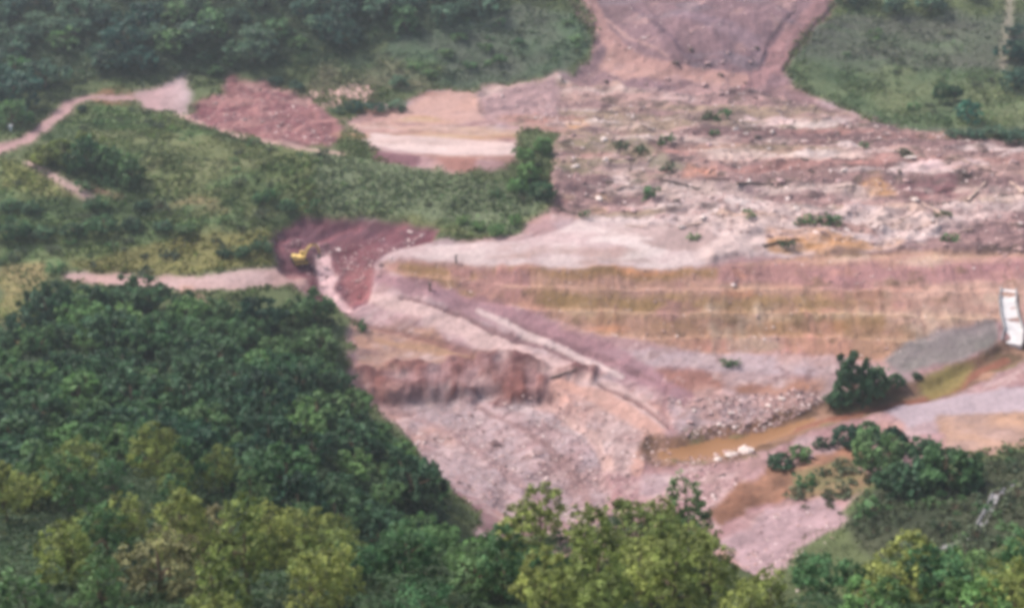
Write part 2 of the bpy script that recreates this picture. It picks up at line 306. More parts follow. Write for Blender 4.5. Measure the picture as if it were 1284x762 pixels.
paint(mask([(462,188),(530,196),(525,208),(470,204)], 2, 2), (128,86,92), None, .2)
paint(mask([(550,198),(600,198),(600,212),(560,212)], 2, 2), (160,112,100), None, .2)
# tracks
def track(pts, wd, rgb, zone, cut=.5, rgb2=None, soft=1):
    d = ribbon(pts, wd); m = blur((d + .45*WX2 + .3*n_fine < 1).astype(np.float32), 3)
    paint(m, rgb, zone, .12, n_fine, rgb2)
    return d
d_t1 = track([(-60,205),(0,188),(28,178),(55,162),(70,146),(88,130),(115,122),(165,122)], [5,4.6,3.4,3,3.2,3.2,3,3], (190,152,148), 'dirt_road', rgb2=(176,138,134))
track([(225,146),(300,172),(380,188),(430,194)], 1.8, (196,162,150), 'dirt_road')
track([(35,205),(70,222),(110,246)], 1.6, (190,158,150), 'footpath')
track([(110,235),(150,246)], 1.2, (150,104,96), None)
track([(90,346),(160,352),(230,356),(290,352),(365,345)], [3,5,6.5,6,5.5], (186,150,142), 'dirt_road', rgb2=(196,166,160))
track([(235,362),(245,378)], 2.5, (190,150,134), None)
track([(1268,-10),(1262,40),(1256,85)], 2.0, (150,142,122), 'footpath')
# river channel and brown banks
CH = [(835,566),(880,560),(930,551),(975,537),(1020,521),(1090,506),(1160,490),(1215,470),(1262,445),(1330,415)]
d_ch = ribbon(CH, [3.8,4.2,4.2,3.4,2.6,2.6,2.8,2.8,2.4,2.2])
paint(blur((d_ch + .5*WX2 + .4*n_fine < 2.1).astype(np.float32), 3), (138,100,78), 'river_bank', .3, n_fine, (114,92,70), n_mid)
mottle(blur((d_ch < 2.4).astype(np.float32), 3), [((104,76,64), .1, n_fine*.7 + n_mid*.5), ((170,132,110), .24, lens_s[0]), ((120,112,72), .2, lens_s[2])], .7)
flow([(965,542),(1050,520),(1120,506),(1200,482),(1262,446)], [1.5,2.2,2.0,2.0,1.6], (146,92,74), .8)
paint(mask([(1150,478),(1180,465),(1230,452),(1215,475),(1165,495)], 2, 3)*.8, (136,122,70), None, .25)
paint(mask([(1062,562),(1000,578),(930,606),(888,648),(900,668),(960,632),(1050,598),(1115,576)], 4, 3), (134,92,72), 'river_bank', .3, streak + n_fine, (150,110,88), n_mid)
paint(mask([(990,590),(1060,575),(1110,600),(1060,625),(1000,625)], 3, 3), (150,122,92), None, .25, streak + n_fine, (122,116,78), lens_s[0])
paint(mask([(905,680),(960,640),(1040,622),(1060,650),(1000,690),(960,730)], 3, 3), (172,144,146), None, .25, n_fine)
paint(mask([(1112,512),(1170,498),(1440,455),(1440,500),(1230,520),(1140,535)], 2, 2), (180,162,166), None, .10, bands)
paint(mask([(1180,520),(1440,500),(1440,525),(1215,575),(1180,570)], 3, 3), (178,142,118), None, .2, n_fine, (160,136,132))
paint(mask([(1110,450),(1150,425),(1250,402),(1256,430),(1205,455),(1130,468)], 1.5, 2), (150,134,134), 'grey_slope', .14, rills*.4 + bands*.5, (132,126,118), n_mid)

mottle(m_red, [((104,66,78), .12, n_fine*.7 + n_mid*.5), ((166,104,106), .2, streak)], .6)
mottle(m_red2, [((110,72,78), .12, n_fine*.7 + n_mid*.5), ((182,134,126), .24, streak)], .6)
# relief
blur_m = lambda m, n: blur(m.astype(np.float32), n)
open_m = np.clip(m_mud, 0, 1)
Z += (.5*n_big + .35*n_mid)                                               # gentle roll everywhere
Z += np.clip(1 - open_m, 0, 1) * (.5*n_mid + .35*n_fine)                  # tussocky green ground
Z += open_m * (.5*streak + .28*n_fine + .10*n_grit)
Z += m_top * (.7*fan + .4*n_fine + 1.6*n_mid)
ridged = 1 - np.abs(fbm(GX*.55, GY, 11, 4, 12)) * 2
Z += m_rub * (1.3*np.clip(ridged - .2, -.4, 1) + 1.6*lens[1] + 1.8*wide[0] + 1.1*lens_s[1] + .6*n_fine + .12*n_grit)
Z += m_silt * mask([(830,240),(1440,240),(1440,322),(880,322)], 6, 6) * (1.4*np.clip(ridged - .2, -.3, 1) + 1.2*lens_s[3])
Z -= m_silt * (.35*n_fine + .3*streak)
Z = Z*(1 - m_ter) + m_ter*(z_st + .4*n_fine + .5*rills + .5*lens_s[2] + .16*n_grit)
mr = blur_m(m_red, 6)
Z -= mr * (2.2 + 2.0*np.clip(streak, -1, 1) + 1.0*n_fine)
Z += m_red2 * (1.6*n_mid + 1.0*n_fine + .8*streak)
Z += blur_m(m_rb, 2) * (1.2 + .35*rills + 1.3*n_fine + .9*n_mid)
Z += m_gr * .45 * n_fine
Z += FLOWZ
Z -= 2.8 * blur_m(m_gr > .5, 5)
flat = blur_m(m_pond, 3); Z = Z*(1 - .7*flat) + .7*flat*36.0
ch = np.clip((2.2 - d_ch - .3*WX2 - .25*n_fine)/1.4, 0, 1); Z -= 1.5 * ch*ch*(3 - 2*ch)
GUL = [(404,318),(406,330),(414,342),(408,352),(420,366),(438,384)]
d_g = ribbon(GUL, [3.0,2.8,3.2,2.2,1.9,1.6]); gg = np.clip(1.8 - d_g, 0, 1); Z -= 1.3*gg
paint(blur((d_g < 1).astype(np.float32), 1), (222,184,182), 'gully', .10, n_fine)
d_w = ribbon(CH[:5], [2.6,3.6,3.4,2.4,.8])                             # muddy water lies level between ragged banks
m_w = (d_w + .30*WX2 + .22*n_fine < 1); zw = blur(Z, 40) - .5
mws = blur_m(m_w, 2); Z = Z*(1 - mws) + mws*np.minimum(zw, Z + .3)
ZN.append('stream_water'); ZONE[m_w] = len(ZN) - 1
DR = [(1275,612),(1248,622),(1240,640),(1228,662),(1205,684),(1180,690)]

# ------------------------------------------------------------ materials
def new_mat(name):
    m = bpy.data.materials.new(name); m.use_nodes = True
    b = m.node_tree.nodes['Principled BSDF']; b.inputs['Roughness'].default_value = .9
    b.inputs['Specular IOR Level'].default_value = .15
    return m, m.node_tree, b
def ground_mat(name, bump=.4, scale=1.2, rough=.92, spec=.12):
    m, t, b = new_mat(name); L = t.links.new
    a = t.nodes.new('ShaderNodeAttribute'); a.attribute_name = 'soil'
    g = t.nodes.new('ShaderNodeNewGeometry')
    n = t.nodes.new('ShaderNodeTexNoise'); n.inputs['Scale'].default_value = scale; n.inputs['Detail'].default_value = 5; n.inputs['Roughness'].default_value = .65
    L(g.outputs['Position'], n.inputs['Vector'])
    mr_ = t.nodes.new('ShaderNodeMapRange'); mr_.inputs[1].default_value = .25; mr_.inputs[2].default_value = .75; mr_.inputs[3].default_value = .76; mr_.inputs[4].default_value = 1.22
    L(n.outputs['Fac'], mr_.inputs[0])
    mx = t.nodes.new('ShaderNodeMix'); mx.data_type = 'RGBA'; mx.blend_type = 'MULTIPLY'; mx.inputs[0].default_value = 1
    L(a.outputs['Color'], mx.inputs[6]); L(mr_.outputs[0], mx.inputs[7]); L(mx.outputs[2], b.inputs['Base Color'])
    bp = t.nodes.new('ShaderNodeBump'); bp.inputs['Strength'].default_value = bump; bp.inputs['Distance'].default_value = .6
    L(n.outputs['Fac'], bp.inputs['Height']); L(bp.outputs['Normal'], b.inputs['Normal'])
    b.inputs['Roughness'].default_value = rough; b.inputs['Specular IOR Level'].default_value = spec
    return m
M_ground = ground_mat('soil_and_turf', .5, .9); M_mud = ground_mat('mud', .35, .7, .8, .2)
def simple(name, rgb, rough=.85, var=.25, scale=3.0, spec=.2, metal=0):
    m, t, b = new_mat(name); L = t.links.new
    n = t.nodes.new('ShaderNodeTexNoise'); n.inputs['Scale'].default_value = scale; n.inputs['Detail'].default_value = 4
    tc = t.nodes.new('ShaderNodeTexCoord'); L(tc.outputs['Object'], n.inputs['Vector'])
    oi = t.nodes.new('ShaderNodeObjectInfo')
    r = t.nodes.new('ShaderNodeMapRange'); r.inputs[1].default_value = .3; r.inputs[2].default_value = .7; r.inputs[3].default_value = 1 - var; r.inputs[4].default_value = 1 + var
    L(n.outputs['Fac'], r.inputs[0])
    r2 = t.nodes.new('ShaderNodeMapRange'); r2.inputs[3].default_value = 1 - var*.8; r2.inputs[4].default_value = 1 + var*.8; L(oi.outputs['Random'], r2.inputs[0])
    mu = t.nodes.new('ShaderNodeMath'); mu.operation = 'MULTIPLY'; L(r.outputs[0], mu.inputs[0]); L(r2.outputs[0], mu.inputs[1])
    mx = t.nodes.new('ShaderNodeMix'); mx.data_type = 'RGBA'; mx.blend_type = 'MULTIPLY'; mx.inputs[0].default_value = 1
    mx.inputs[6].default_value = (*srgb(*rgb), 1); L(mu.outputs[0], mx.inputs[7]); L(mx.outputs[2], b.inputs['Base Color'])
    b.inputs['Roughness'].default_value = rough; b.inputs['Specular IOR Level'].default_value = spec; b.inputs['Metallic'].default_value = metal
    return m
def leaf_mat(name, a, c):
    """leaf colour runs from a to c from tree to tree; each leaf spray is a little lighter or darker"""
    m, t, b = new_mat(name); L = t.links.new
    oi = t.nodes.new('ShaderNodeObjectInfo'); at = t.nodes.new('ShaderNodeAttribute'); at.attribute_name = 'tint'
    mx = t.nodes.new('ShaderNodeMix'); mx.data_type = 'RGBA'; mx.inputs[6].default_value = (*a, 1); mx.inputs[7].default_value = (*c, 1)
    L(oi.outputs['Random'], mx.inputs[0])
    m2 = t.nodes.new('ShaderNodeMix'); m2.data_type = 'RGBA'; m2.blend_type = 'MULTIPLY'; m2.inputs[0].default_value = 1
    L(mx.outputs[2], m2.inputs[6]); L(at.outputs['Fac'], m2.inputs[7])
    L(m2.outputs[2], b.inputs['Base Color']); b.inputs['Roughness'].default_value = .6; b.inputs['Specular IOR Level'].default_value = .25
    tr = t.nodes.new('ShaderNodeBsdfTranslucent'); L(m2.outputs[2], tr.inputs['Color'])
    ms = t.nodes.new('ShaderNodeMixShader'); ms.inputs[0].default_value = .35
    L(b.outputs[0], ms.inputs[1]); L(tr.outputs[0], ms.inputs[2]); L(ms.outputs[0], t.nodes['Material Output'].inputs['Surface'])
    return m
M_leaf = {'dark': leaf_mat('leaf_dark', (.026,.078,.044), (.100,.190,.085)),
          'green': leaf_mat('leaf_green', (.066,.160,.064), (.150,.250,.095)),
          'bright': leaf_mat('leaf_bright', (.125,.255,.080), (.20,.31,.105)),
          'olive': leaf_mat('leaf_olive', (.175,.230,.062), (.310,.340,.095)),
          'tan': leaf_mat('leaf_tan', (.28,.25,.115), (.23,.23,.10)),
          'far': leaf_mat('leaf_far', (.034,.100,.074), (.170,.265,.155)),
          'bluegreen': leaf_mat('leaf_bluegreen', (.07,.24,.16), (.09,.26,.16)),
          'undergrowth': leaf_mat('leaf_undergrowth', (.046,.085,.034), (.046,.085,.034)),
          'scrub': leaf_mat('leaf_scrub', (.080,.120,.066), (.160,.190,.105))}
M_bark = simple('bark', (104,88,72), .95); M_deadwood = simple('dead_wood', (186,160,146), .9, .3)
M_darkwood = simple('wet_wood', (92,78,72), .85, .3); M_stone = simple('mud_stone', (160,132,130), .9, .3)
M_palestone = simple('pale_stone', (206,188,180), .9, .15)
M_conc = simple('concrete', (196,190,188), .8, .12, .5); M_conc2 = simple('weathered_concrete', (146,142,142), .85, .2, .5)
M_yellow = simple('yellow_paint', (222,188,110), .45, .12, 1, .4); M_black = simple('dark_steel', (44,40,40), .6, .2, 2, .4)
M_glass = simple('cab_glass', (40,48,54), .1, .1, 1, .6); M_white = simple('white_paint', (226,224,220), .6, .06)
M_water, _t, _b = new_mat('muddy_water'); _b.inputs['Base Color'].default_value = (*srgb(138,98,62), 1); _b.inputs['Roughness'].default_value = .1; _b.inputs['Specular IOR Level'].default_value = .5
_n = _t.nodes.new('ShaderNodeTexNoise'); _n.inputs['Scale'].default_value = .8; _bp = _t.nodes.new('ShaderNodeBump'); _bp.inputs['Strength'].default_value = .15
_g = _t.nodes.new('ShaderNodeNewGeometry'); _t.links.new(_g.outputs['Position'], _n.inputs['Vector']); _t.links.new(_n.outputs['Fac'], _bp.inputs['Height']); _t.links.new(_bp.outputs['Normal'], _b.inputs['Normal'])

# ------------------------------------------------------------ mesh helpers
def mesh_np(name, V, F, mats, smooth=False, colors=None, tint=None):
    me = bpy.data.meshes.new(name); V = np.asarray(V, np.float32); F = np.asarray(F, np.int32)
    n, k = F.shape
    me.vertices.add(len(V)); me.vertices.foreach_set('co', V.ravel())
    me.loops.add(n*k); me.loops.foreach_set('vertex_index', F.ravel())
    me.polygons.add(n); me.polygons.foreach_set('loop_start', np.arange(0, n*k, k, dtype=np.int32))
    me.polygons.foreach_set('use_smooth', np.full(n, smooth))
    if colors is not None:
        a = me.color_attributes.new('soil', 'FLOAT_COLOR', 'POINT'); a.data.foreach_set('color', np.c_[colors, np.ones(len(V))].astype(np.float32).ravel())
    if tint is not None:
        a = me.attributes.new('tint', 'FLOAT', 'FACE'); a.data.foreach_set('value', np.asarray(tint, np.float32))
    me.materials.append(mats); me.update(calc_edges=True); me.validate()
    return me
def link(name, me, parent=None, loc=None, **props):
    o = bpy.data.objects.new(name, me); col.objects.link(o)
    if parent is not None: o.parent = parent
    if loc is not None: o.location = loc
    for k, v in props.items(): o[k] = v
    return o
def thing(name, label, cat, loc, rz=0, group=None):
    o = bpy.data.objects.new(name, None); col.objects.link(o); o.empty_display_size = .5
    o.location = loc; o.rotation_euler = (0, 0, rz); o['label'] = label; o['category'] = cat
    if group: o['group'] = group
    return o
class MB:
    """collects shapes into one mesh (triangles and quads as quads)"""
    def __init__(s): s.v = []; s.f = []
    def add(s, V, F):
        b = len(s.v); s.v += [tuple(map(float, p)) for p in V]; s.f += [tuple(b + i for i in f) for f in F]; return s
    def hexa(s, P): return s.add(P, [(0,3,2,1),(4,5,6,7),(0,1,5,4),(1,2,6,5),(2,3,7,6),(3,0,4,7)])
    def box(s, c, d, taper=1.0):
        x, y, z = c; a, b_, h = d[0]/2, d[1]/2, d[2]/2; t = taper
        return s.hexa([(x-a,y-b_,z-h),(x+a,y-b_,z-h),(x+a,y+b_,z-h),(x-a,y+b_,z-h),(x-a*t,y-b_*t,z+h),(x+a*t,y-b_*t,z+h),(x+a*t,y+b_*t,z+h),(x-a*t,y+b_*t,z+h)])
    def tube(s, pts, rad, n=6):
        pts = [np.array(p, float) for p in pts]; rings = []
        for i, p in enumerate(pts):
            d = pts[min(i+1, len(pts)-1)] - pts[max(i-1, 0)]; d /= np.linalg.norm(d) + 1e-9
            a = np.cross(d, [0, 0, 1.] if abs(d[2]) < .9 else [1., 0, 0]); a /= np.linalg.norm(a); b = np.cross(d, a)
            r = rad[i] if isinstance(rad, (list, tuple)) else rad
            rings.append([p + r*(math.cos(2*math.pi*k/n)*a + math.sin(2*math.pi*k/n)*b) for k in range(n)])
        V = [q for r in rings for q in r]; F = []
        for i in range(len(pts)-1):
            for k in range(n): F.append((i*n+k, i*n+(k+1) % n, (i+1)*n+(k+1) % n, (i+1)*n+k))
        F.append(tuple(range(n))[::-1]); F.append(tuple((len(pts)-1)*n + k for k in range(n)))
        return s.add(V, F)
    def mesh(s, name, mat, smooth=False):
        me = bpy.data.meshes.new(name); me.from_pydata(s.v, [], s.f); me.materials.append(mat); me.update()
        if smooth: me.polygons.foreach_set('use_smooth', [True]*len(me.polygons))
        return me
    def build(s, name, mat, parent=None, smooth=False, **kw): return link(name, s.mesh(name, mat, smooth), parent, **kw)

# ------------------------------------------------------------ cut the sheet into the pieces of the setting
idx = np.arange(NX*NY).reshape(NY, NX)
Q = np.stack([idx[:-1, :-1], idx[:-1, 1:], idx[1:, 1:], idx[1:, :-1]], -1).reshape(-1, 4)
qz = ZONE[:-1, :-1].reshape(-1)
VV = np.stack([GX, GY, Z], -1).reshape(-1, 3); CC = np.clip(C*np.array([.665, .65, .665]), .01, .92).reshape(-1, 3)
def sheet(name, sel, mat, parent=None, **kw):
    f = Q[sel]; u, inv = np.unique(f.ravel(), return_inverse=True)
    return link(name, mesh_np(name, VV[u], inv.reshape(-1, 4), mat, True, CC[u]), parent, **kw)
for i, zn in enumerate(ZN):
    sel = qz == i
    if not sel.any(): continue
    if zn == 'terraced_bank':
        root = bpy.data.objects.new('terraced_bank', None); col.objects.link(root); root['kind'] = 'structure'; root['label'] = 'stepped bank of level orange and olive earth benches'
        lev = np.where(bench, 10, 0) + kf.astype(int); ql = lev[:-1, :-1].reshape(-1)
        for k in np.unique(ql[sel]):
            sheet('bench' if k >= 10 else 'bank_face', sel & (ql == k), M_ground, root)
    else:
        sheet(zn, sel, M_water if zn == 'stream_water' else (M_ground if zn == 'ground' else M_mud), None, kind='structure')

def hgt(x, y):
    x = np.atleast_1d(np.asarray(x, float)); y = np.atleast_1d(np.asarray(y, float))
    j = np.clip(np.searchsorted(Y, y) - 1, 0, NY - 2); ty_ = np.clip((y - Y[j]) / (Y[j+1] - Y[j]), 0, 1)
    s = x / (42 + .42*np.maximum(y, 60)); i = np.clip(np.searchsorted(S, s) - 1, 0, NX - 2); tx = np.clip((s - S[i]) / (S[i+1] - S[i]), 0, 1)
    return (Z[j, i]*(1-tx) + Z[j, i+1]*tx)*(1-ty_) + (Z[j+1, i]*(1-tx) + Z[j+1, i+1]*tx)*ty_
def spot(u, v): return cast(u, v, hgt)
def zone_at(x, y):
    j = np.clip(np.searchsorted(Y, y) - 1, 0, NY - 2); s = x / (42 + .42*np.maximum(y, 60)); i = np.clip(np.searchsorted(S, s) - 1, 0, NX - 2)
    return ZONE[j, i]
def at_h(x, y): return float(hgt(x, y)[0])

# ------------------------------------------------------------ trees
def leaf_cloud(lobes, n_per_m2, leaf, seed, droop=.0, squash=.8):
    r = np.random.default_rng(seed); Vs = []; T = []
    L = np.array(lobes)
    for c in L:
        n = int(4*math.pi*c[3]**2 * n_per_m2); nc = max(8, n // 24)
        dc = r.normal(size=(nc, 3)); dc /= np.linalg.norm(dc, axis=1)[:, None]; rc = c[3]*(.72 + .36*r.random(nc)); tc = (.5 + .75*r.random(nc) + .35*np.clip(dc[:, 2], -.4, 1)*0)
        ci = r.integers(0, nc, n)                                    # leaves sit in sprays, with gaps between the sprays
        pz = dc[ci]*rc[ci][:, None] + r.normal(size=(n, 3))*c[3]*.17; d = pz / (np.linalg.norm(pz, axis=1)[:, None] + 1e-6); pz[:, 2] *= squash
        p = c[:3] + pz; tcl = tc[ci]
        keep = np.ones(n, bool)
        for o in L:
            if o is c: continue
            keep &= (((p - o[:3]) / np.array([1, 1, squash]))**2).sum(1) > (o[3]*.66)**2
        keep &= (d[:, 2] > -.55) | (r.random(n) < .3)
        p = p[keep]; d = d[keep]; tcl = tcl[keep]; n = len(p)
        nr = d*.75 + r.normal(size=(n, 3))*.55 + np.array([0, 0, .35]); nr /= np.linalg.norm(nr, axis=1)[:, None]
        a = np.cross(nr, r.normal(size=(n, 3))); a /= np.linalg.norm(a, axis=1)[:, None]; b = np.cross(nr, a)
        sz = leaf * (.6 + .8*r.random(n))[:, None]; asp = (.55 + .5*r.random(n))[:, None]
        a = a*sz; b = b*sz*asp; bend = nr*sz*.25
        Vs.append(np.stack([p - a - bend, p - b, p + a - bend*(1 + droop), p + b], 1))
        T.append(np.clip(tcl * (.85 + .3*r.random(n)) * (1 + .2*r.normal()), .4, 1.6))
    V = np.concatenate(Vs).reshape(-1, 3); F = np.arange(len(V)).reshape(-1, 4)
    return V, F, np.concatenate(T)
def make_tree(name, R, H, nl, dens, leaf, mat, seed, style='round'):
    """trunk with limbs, crown of leaf sprays; returns meshes (trunk, crown)"""
    r = np.random.default_rng(seed); lobes = []
    zc = H - R*.75
    if style == 'bush':
        zc = R*.5; lobes.append((0, 0, R*.55, R*.6))
        for i in range(nl):
            an = i*2.4; q = R*.62*math.sqrt((i + .5)/nl); lobes.append((q*math.cos(an), q*math.sin(an), R*(.95 - .55*q/R) - R*.35*r.random(), R*(.26 + .18*r.random())))
    elif style == 'tall':
        for i in range(nl):
            t = i / (nl - 1); rr = R*(.46 - .24*abs(t - .35))*(.8 + .4*r.random()); an = i*2.4; q = R*.75*math.sqrt(r.random())*(1 - t*.7)
            lobes.append((q*math.cos(an), q*math.sin(an), H*(.34 + .60*t), rr))
    else:
        lobes.append((0, 0, zc, R*.62))
        for i in range(nl):
            an = 6.283*i*.382*1.0 + r.normal()*.4; t = r.random(); q = R*(.35 + .42*math.sqrt(r.random()))
            lobes.append((q*math.cos(an), q*math.sin(an), zc + R*(.80*(t - .55)) + .30*(R*.6 - q), R*(.18 + .24*r.random())))
    V, F, T = leaf_cloud(lobes, dens, leaf, seed + 50)
    crown = mesh_np(name + '_crown', V, F, M_leaf[mat], False, None, T)
    mb = MB(); bx, by = r.normal(size=2)*R*.06
    mb.tube([(0,0,-1.2),(0,0,0),(bx*.5,by*.5,zc*.5),(bx,by,zc+R*.2)], [R*.075, R*.06, R*.045, R*.02], 7)
    for c in lobes[1:8]:
        z0 = zc*(.45 + .3*r.random())
        mb.tube([(bx*.5,by*.5,z0), (c[0]*.5, c[1]*.5, (z0 + c[2])/2 + .2), (c[0], c[1], c[2])], [R*.03, R*.022, R*.008], 5)
    return mb.mesh(name + '_trunk', M_bark, True), crown
PROTO = {}
def protos(key, n, *a, **k):
    PROTO[key] = [make_tree(f'{key}{i}', *a, 100 + 13*i + hash_key(key), **k) for i in range(n)]
def hash_key(s): return sum(ord(c)*(i+1) for i, c in enumerate(s)) % 997
protos('dark', 5, 6.2, 9.5, 15, 2.4, .50, 'dark')
protos('green', 4, 6.0, 9.0, 15, 2.4, .50, 'green')
protos('bright', 3, 5.6, 8.5, 14, 1.8, .48, 'bright')
protos('olive', 5, 5.6, 11.0, 26, 3.6, .27, 'olive')
protos('olivetall', 4, 5.0, 13.0, 22, 3.4, .27, 'olive', style='tall')
protos('limetall', 3, 4.6, 12.0, 20, 3.4, .27, 'green', style='tall')
protos('tan', 2, 5.6, 10.0, 17, 4.2, .26, 'tan')
protos('neargreen', 2, 5.4, 9.5, 18, 4.6, .27, 'bright')
protos('neardark', 2, 5.8, 10, 18, 4.6, .27, 'green')
protos('far', 5, 7.8, 11.5, 14, 1.0, .70, 'far')
protos('farg', 3, 7.4, 10.5, 14, 1.0, .70, 'green')
protos('olivebush', 2, 5.6, 8.0, 13, 1.8, .48, 'olive')
protos('bush', 4, 5.2, 6.0, 16, 2.6, .48, 'dark', style='bush')
protos('bushg', 3, 5.2, 6.0, 16, 2.6, .48, 'green', style='bush')
protos('busholive', 3, 5.2, 6.0, 16, 2.6, .48, 'olive', style='bush')
protos('bushb', 2, 5.0, 6.0, 16, 2.4, .48, 'bright', style='bush')
protos('blue', 1, 4.5, 6.5, 9, 1.6, .5, 'bluegreen')
protos('shrub', 4, 2.0, 2.2, 6, 2.6, .34, 'scrub')
protos('shrubg', 3, 2.1, 2.3, 6, 2.6, .34, 'green')
n_tree = 0
def plant(key, x, y, sc, label, cat='tree', group=None, name=None, sink=.15, zsc=1.0):
    global n_tree; uu, vv = project(x, y, at_h(x, y) + 6*sc)
    if uu < -45 or uu > PW + 45 or vv < -28 or vv > PH + 75: return None
    n_tree += 1
    tm, cm = random.choice(PROTO[key])
    t = thing(name or cat, label, cat, (x, y, at_h(x, y) - sink), random.random()*6.28, group)
    t.scale = (sc*random.uniform(.9, 1.1), sc*random.uniform(.9, 1.1), sc*zsc*random.uniform(.9, 1.12))
    link('trunk' if cat == 'tree' else 'stem', tm, t); link('crown' if cat == 'tree' else 'leaves', cm, t)
    return t
def scatter(poly, dmin, nmax, tries=6000, avoid=()):
    """spread points over a piece of land given by its corners, never closer than dmin"""
    p = np.array([spot(u, v)[:2] for u, v in poly]); lo, hi = p.min(0), p.max(0); out = []
    q = lo + (hi - lo) * rng.random((tries, 2)); ok = inside(q[:, 0], q[:, 1], p); q = q[ok]
    for c in q:
        if len(out) >= nmax: break
        if out:
            o = np.array(out)
            if ((o - c)**2).sum(1).min() < dmin**2: continue
        out.append(c)
    return out
def uv(x, y, dz=4): return project(x, y, at_h(x, y) + dz)
# dense wood on the spur at the left
WOOD = [(-40,470),(20,420),(60,392),(140,385),(200,392),(260,398),(330,398),(415,402),(428,480),(455,540),(505,575),(548,625),(575,670),(480,720),(410,700),(320,645),(250,590),(150,595),(60,615),(-40,640)]
pts_w = scatter(WOOD, 7.6, 172)
for x, y in pts_w:
    u, v = uv(x, y); r_ = random.random()
    key = 'green' if r_ < .34 else ('bright' if r_ < .48 else 'dark')
    if 330 < u < 430 and v < 450 and r_ < .8: key = 'bright' if r_ < .3 else 'green'
    cname = {'green': 'mid green', 'bright': 'light green', 'dark': 'dark green'}[key]
    where = 'along the wood edge below the dirt track' if v < 415 else ('on the wood edge beside the pink mud' if u > 410 + max(0, v - 480)*.8 else 'inside the dense wood on the lower slope')
    plant(key, x, y, random.choice([.6, .75, .9, 1.0, 1.15, 1.3])*random.uniform(.92, 1.08), f'{cname} rounded tree {where}', 'tree', 'trees of the dense wood')
# olive trees on the near slope
NEAR_L = [(-60,650),(40,622),(130,600),(200,585),(260,600),(340,660),(430,720),(450,800),(300,830),(100,830),(-60,820)]
for x, y in scatter(NEAR_L, 6.0, 46):
    u, v = uv(x, y); key = random.choice(['olive', 'olivetall', 'olivetall', 'limetall', 'tan' if 150 < u < 330 else 'olive'])
    cname = {'olive': 'broad yellow-olive', 'olivetall': 'tall narrow olive', 'limetall': 'mid green', 'tan': 'brownish thin-leaved'}[key]
    plant(key, x, y, random.choice([.6, .75, .9, 1.05])*random.uniform(.93, 1.07), f'{cname} tree on the near slope below the dark wood', 'tree', 'olive trees of the near slope')
for x, y in scatter([(430,700),(500,690),(580,690),(600,740),(600,830),(440,830)], 6.4, 11):
    key = random.choice(['neardark', 'neargreen', 'neardark'])
    plant(key, x, y, random.uniform(.7, 1.0), ('light' if key == 'neargreen' else 'deep') + ' green tree in the hollow between the two olive stands', 'tree', 'green trees of the hollow')
NEAR_R = [(590,742),(625,690),(680,672),(760,664),(840,668),(880,700),(905,748),(935,770),(1000,758),(1100,752),(1200,748),(1310,742),(1320,810),(600,810)]
for x, y in scatter(NEAR_R, 6.0, 44):
    u, v = uv(x, y); key = random.choice(['olive', 'olivetall', 'olivetall', 'limetall']) if u < 960 else random.choice(['olive', 'olivetall', 'limetall', 'neargreen', 'neardark'])
    cname = {'olive': 'broad yellow-olive', 'olivetall': 'tall narrow olive', 'limetall': 'mid green', 'neargreen': 'bright green', 'neardark': 'deep green'}[key]
    side = 'in front of the mud fan' if u < 960 else 'in front of the scrub slope'
    plant(key, x, y, random.uniform(.75, 1.05), f'{cname} tree of the front row {side}', 'tree', 'front row of trees')
# far wood above the red bank
FARW = [(-25,140),(20,140),(60,112),(110,100),(190,98),(240,92),(270,95),(330,88),(420,78),(480,55),(560,35),(640,12),(640,-22),(300,-22),(-25,-22)]
for x, y in scatter(FARW, 11.0, 72):
    u, v = uv(x, y); key = 'far' if random.random() < .75 else 'farg'
    plant(key, x, y, random.choice([.7, .9, 1.1, 1.35])*random.uniform(.92, 1.08), ('dark' if key == 'far' else 'mid') + ' green tree in the far wood above the red earth', 'tree', 'trees of the far wood')
for x, y in scatter([(600,-8),(715,-5),(715,-22),(600,-22)], 9, 6): plant('far', x, y, random.uniform(.7, 1.0), 'dark tree on the skyline beside the top of the landslide', 'tree', 'trees beside the landslide head')
for x, y in scatter([(1045,14),(1190,16),(1240,2),(1240,-18),(1045,-18)], 9, 12): plant('far', x, y, random.uniform(.7, 1.05), 'dark tree in the row above the grassy slope', 'tree', 'tree row above the grassy slope')
for x, y in scatter([(1264,120),(1270,20),(1310,10),(1310,130)], 8, 7): plant('far', x, y, random.uniform(.6, .95), 'dark tree beside the pale vertical track', 'tree', 'trees beside the pale track')
for x, y in scatter([(785,-12),(990,-12),(980,-20),(780,-20)], 9, 6): plant('far', x, y, random.uniform(.7, 1.0), 'dark tree behind the head of the landslide', 'tree', 'trees behind the landslide head')

def lone(key, u, v, sc, label, cat='tree', group=None, **k):
    p = spot(u, v); return plant(key, p[0], p[1], sc, label, cat, group, **k)
# individual trees and shrubs one can point to
lone('farg', 16, 158, 1.1, 'large bright-topped tree at the bend of the pink road')
lone('busholive', 52, 206, 1.13, 'leftmost olive-topped tree of the clump on the mound by the road', zsc=1.24)
lone('busholive', 82, 206, 1.42, 'olive-topped round tree second from the road in the mound clump', zsc=1.32)
lone('bushg', 108, 214, 1.58, 'broad tree in the middle of the clump on the mound by the road', zsc=1.32)
lone('busholive', 112, 196, 1.26, 'light tree at the back of the clump on the mound by the road', zsc=1.32)
lone('bushg', 138, 220, 1.49, 'dark tree fourth from the road in the mound clump', zsc=1.32)
lone('bushg', 165, 230, 1.33, 'low dark tree farthest from the road in the mound clump', zsc=1.24)
lone('bush', 104, 140, .5, 'small dark bush in the crook of the pink road', 'bush')
lone('bright', 656, 206, 0.84, 'pale green slim tree at the end of the white pond')
lone('bushb', 680, 192, 0.94, 'upper tree of the upright clump between pond and rubble', zsc=1.25)
